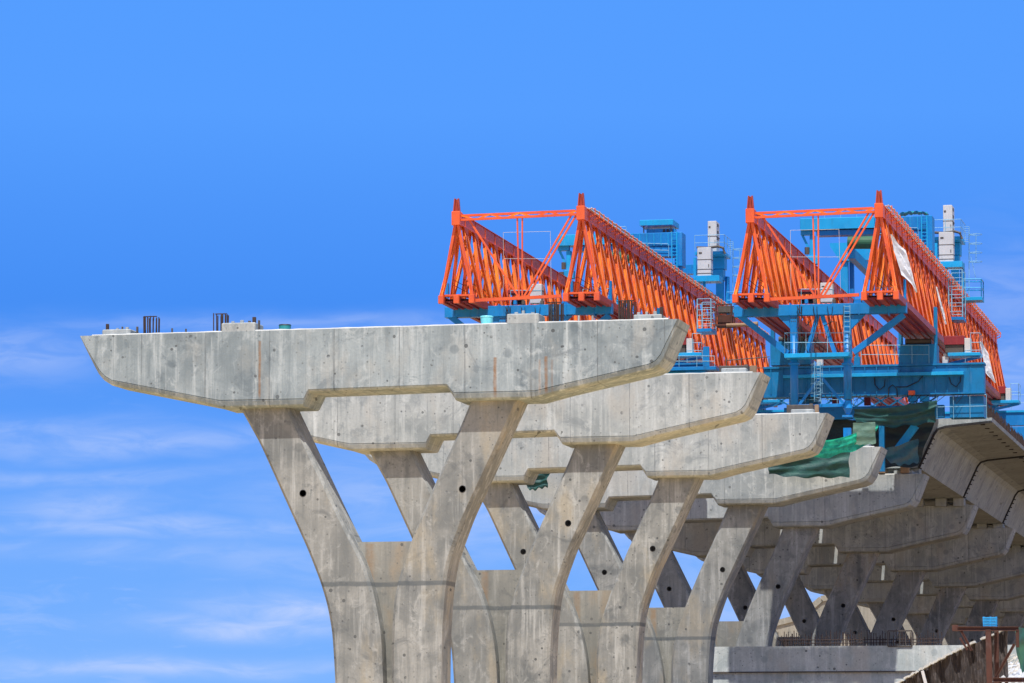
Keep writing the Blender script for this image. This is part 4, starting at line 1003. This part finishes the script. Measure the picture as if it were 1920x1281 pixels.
# ---------------------------------------------------------------- foreground corner
rq = .60
t = thing('shade_fence', W(1800, 1281, rq), 'sloping brown reed screen with a white top edge, lower right corner', 'screen')
m_ = MB(); n = 60; x0, yA = 1675, 1288; x1, yB = 1892, 1181; rows = 22
top = []
for i in range(n+1):
    f_ = i/n; p = W(x0+(x1-x0)*f_, yA+(yB-yA)*f_-9*math.sin(math.pi*f_)*.6, rq); p.z += random.uniform(-.02, .02); p.y += -.3*f_; top.append(p)
for j in range(rows+1):
    for i in range(n+1):
        p = top[i].copy(); p.z -= j/rows*5.5; p.y += .10*math.sin(i*.8)+random.uniform(-.05, .05); p.x += random.uniform(-.02, .02); m_.v.append(p)
for j in range(rows):
    for i in range(n): k = j*(n+1)+i; m_.f.append((k, k+1, k+n+2, k+n+1))
build(m_, 'reed_mat', 'thatch', t)
m_ = MB()
for i in range(0, n, 1):
    a, b_ = top[i], top[i+1]
    if random.random() < .9: m_.beam(a+Vector((0, -.05, .03)), b_+Vector((0, -.05, .03+random.uniform(0, .015))), .22, .03+random.uniform(0, .035))
build(m_, 'top_edge', 'pale_edge', t)
m_ = MB(); m_.beam(W(1731, 1258, rq)+Vector((0, -.2, 0)), W(1742, 1300, rq)+Vector((0, -.2, 0)), .08); build(m_, 'batten', 'cab', t)
rq2 = .56
t = thing('steel_trestle', W(1857, 1281, rq2), 'rusty steel angle trestle in the lower right corner, blue crate on top', 'trestle')
def fb(nm, a, b_, w_, m__='rust', dy=0): return build(MB().hbeam(W(*a, rq2)+Vector((0, dy, 0)), W(*b_, rq2)+Vector((0, dy, 0)), w_, w_, .02), nm, m__, t)
fb('top_beam', (1796, 1179), (1910, 1179), .11); fb('post', (1853, 1180.5), (1856, 1300), .14, dy=.02); fb('post', (1865, 1180.5), (1866, 1300), .11, dy=.5)
fb('brace', (1802, 1182), (1822, 1220), .06); fb('brace', (1800, 1196), (1814, 1219), .05); fb('brace', (1902, 1208), (1866, 1272), .07)
fb('lower_beam', (1862, 1275), (1935, 1275), .12); fb('end_stub', (1908, 1180.5), (1908, 1214), .08); build(MB().pb(1785, 1172, 1796, 1183, rq2, .2, .005), 'end_box', 'rust', t)
t = thing('plastic_crate', W(1856, 1176, rq2)+Vector((0, .15, 0)), 'bright blue slatted plastic crate on the rusty frame', 'crate')
a = W(1843, 1176.4, rq2); b_ = W(1868, 1156, rq2); H = b_.z-a.z; m_ = MB()
for q in range(7): z = a.z+H*q/7; m_.cbox(a.x+.002*q*-1, b_.x+.01, a.y+.02, a.y+.28, z, z+H/7*.62, .004)
build(m_, 'slats', 'crate', t); m_ = MB()
for x in (a.x, (a.x+b_.x)/2, b_.x-.02): m_.box(x, x+.03, a.y+.03, a.y+.27, a.z+.002, b_.z-.004)
build(m_, 'ribs', 'crate', t)
net('green_cloth', [(1901, 1176, .57), (1942, 1174, .55), (1942, 1262, .55), (1912, 1256, .57)], 'cloth', 'torn green cloth hanging at the lower right edge', 'cloth', .05, 20, 20, .06)
t = thing('roof_sheets', W(1900, 1275, .60), 'white corrugated sheets below the rusty frame, lower right corner', 'roofing')
m_ = MB(); a = W(1868, 1281, .60); b_ = W(1960, 1262, .60)
for i in range(31):
    for j in range(2): m_.v.append(Vector((a.x+(b_.x-a.x)*i/30, a.y-1.2+j*3.2, b_.z-.28+j*.62+.03*math.sin(i*1.6))))
for i in range(30): m_.f.append((2*i, 2*i+2, 2*i+3, 2*i+1))
build(m_, 'sheet', 'cab', t)
m_ = MB()
for k in range(46):
    c0 = W(random.uniform(1890, 1916), random.uniform(1225, 1258), .60); m_.tube([c0, c0+Vector((random.uniform(-.25, .05), random.uniform(-.1, .1), random.uniform(-.16, .05)))], .008, 4)
tag(build(m_, 'straw', 'cable'), 'tangle of pale straw beside the green cloth', 'straw', kind='stuff')
# red and white board far behind the first pier
t = thing('billboard', W(846, 1300, 1.6), 'small red board with white and green foot seen beside the nearest pier column', 'sign board')
p0 = W(838, 1200, 1.7); p1 = W(850, 1180, 1.7)
build(MB().box(p0.x-2, p1.x-.2, p0.y, p0.y+.2, p0.z, p1.z+.4), 'panel', 'maroon', t)
build(MB().box(p0.x-2, p1.x-.15, p0.y-.01, p0.y+.19, p0.z-.3, p0.z-.002), 'foot_strip', 'white', t)
build(MB().tube([(p0.x, p0.y+.1, 0), (p0.x, p0.y+.1, p0.z-.3)], .12, 10), 'post', 'steel', t)
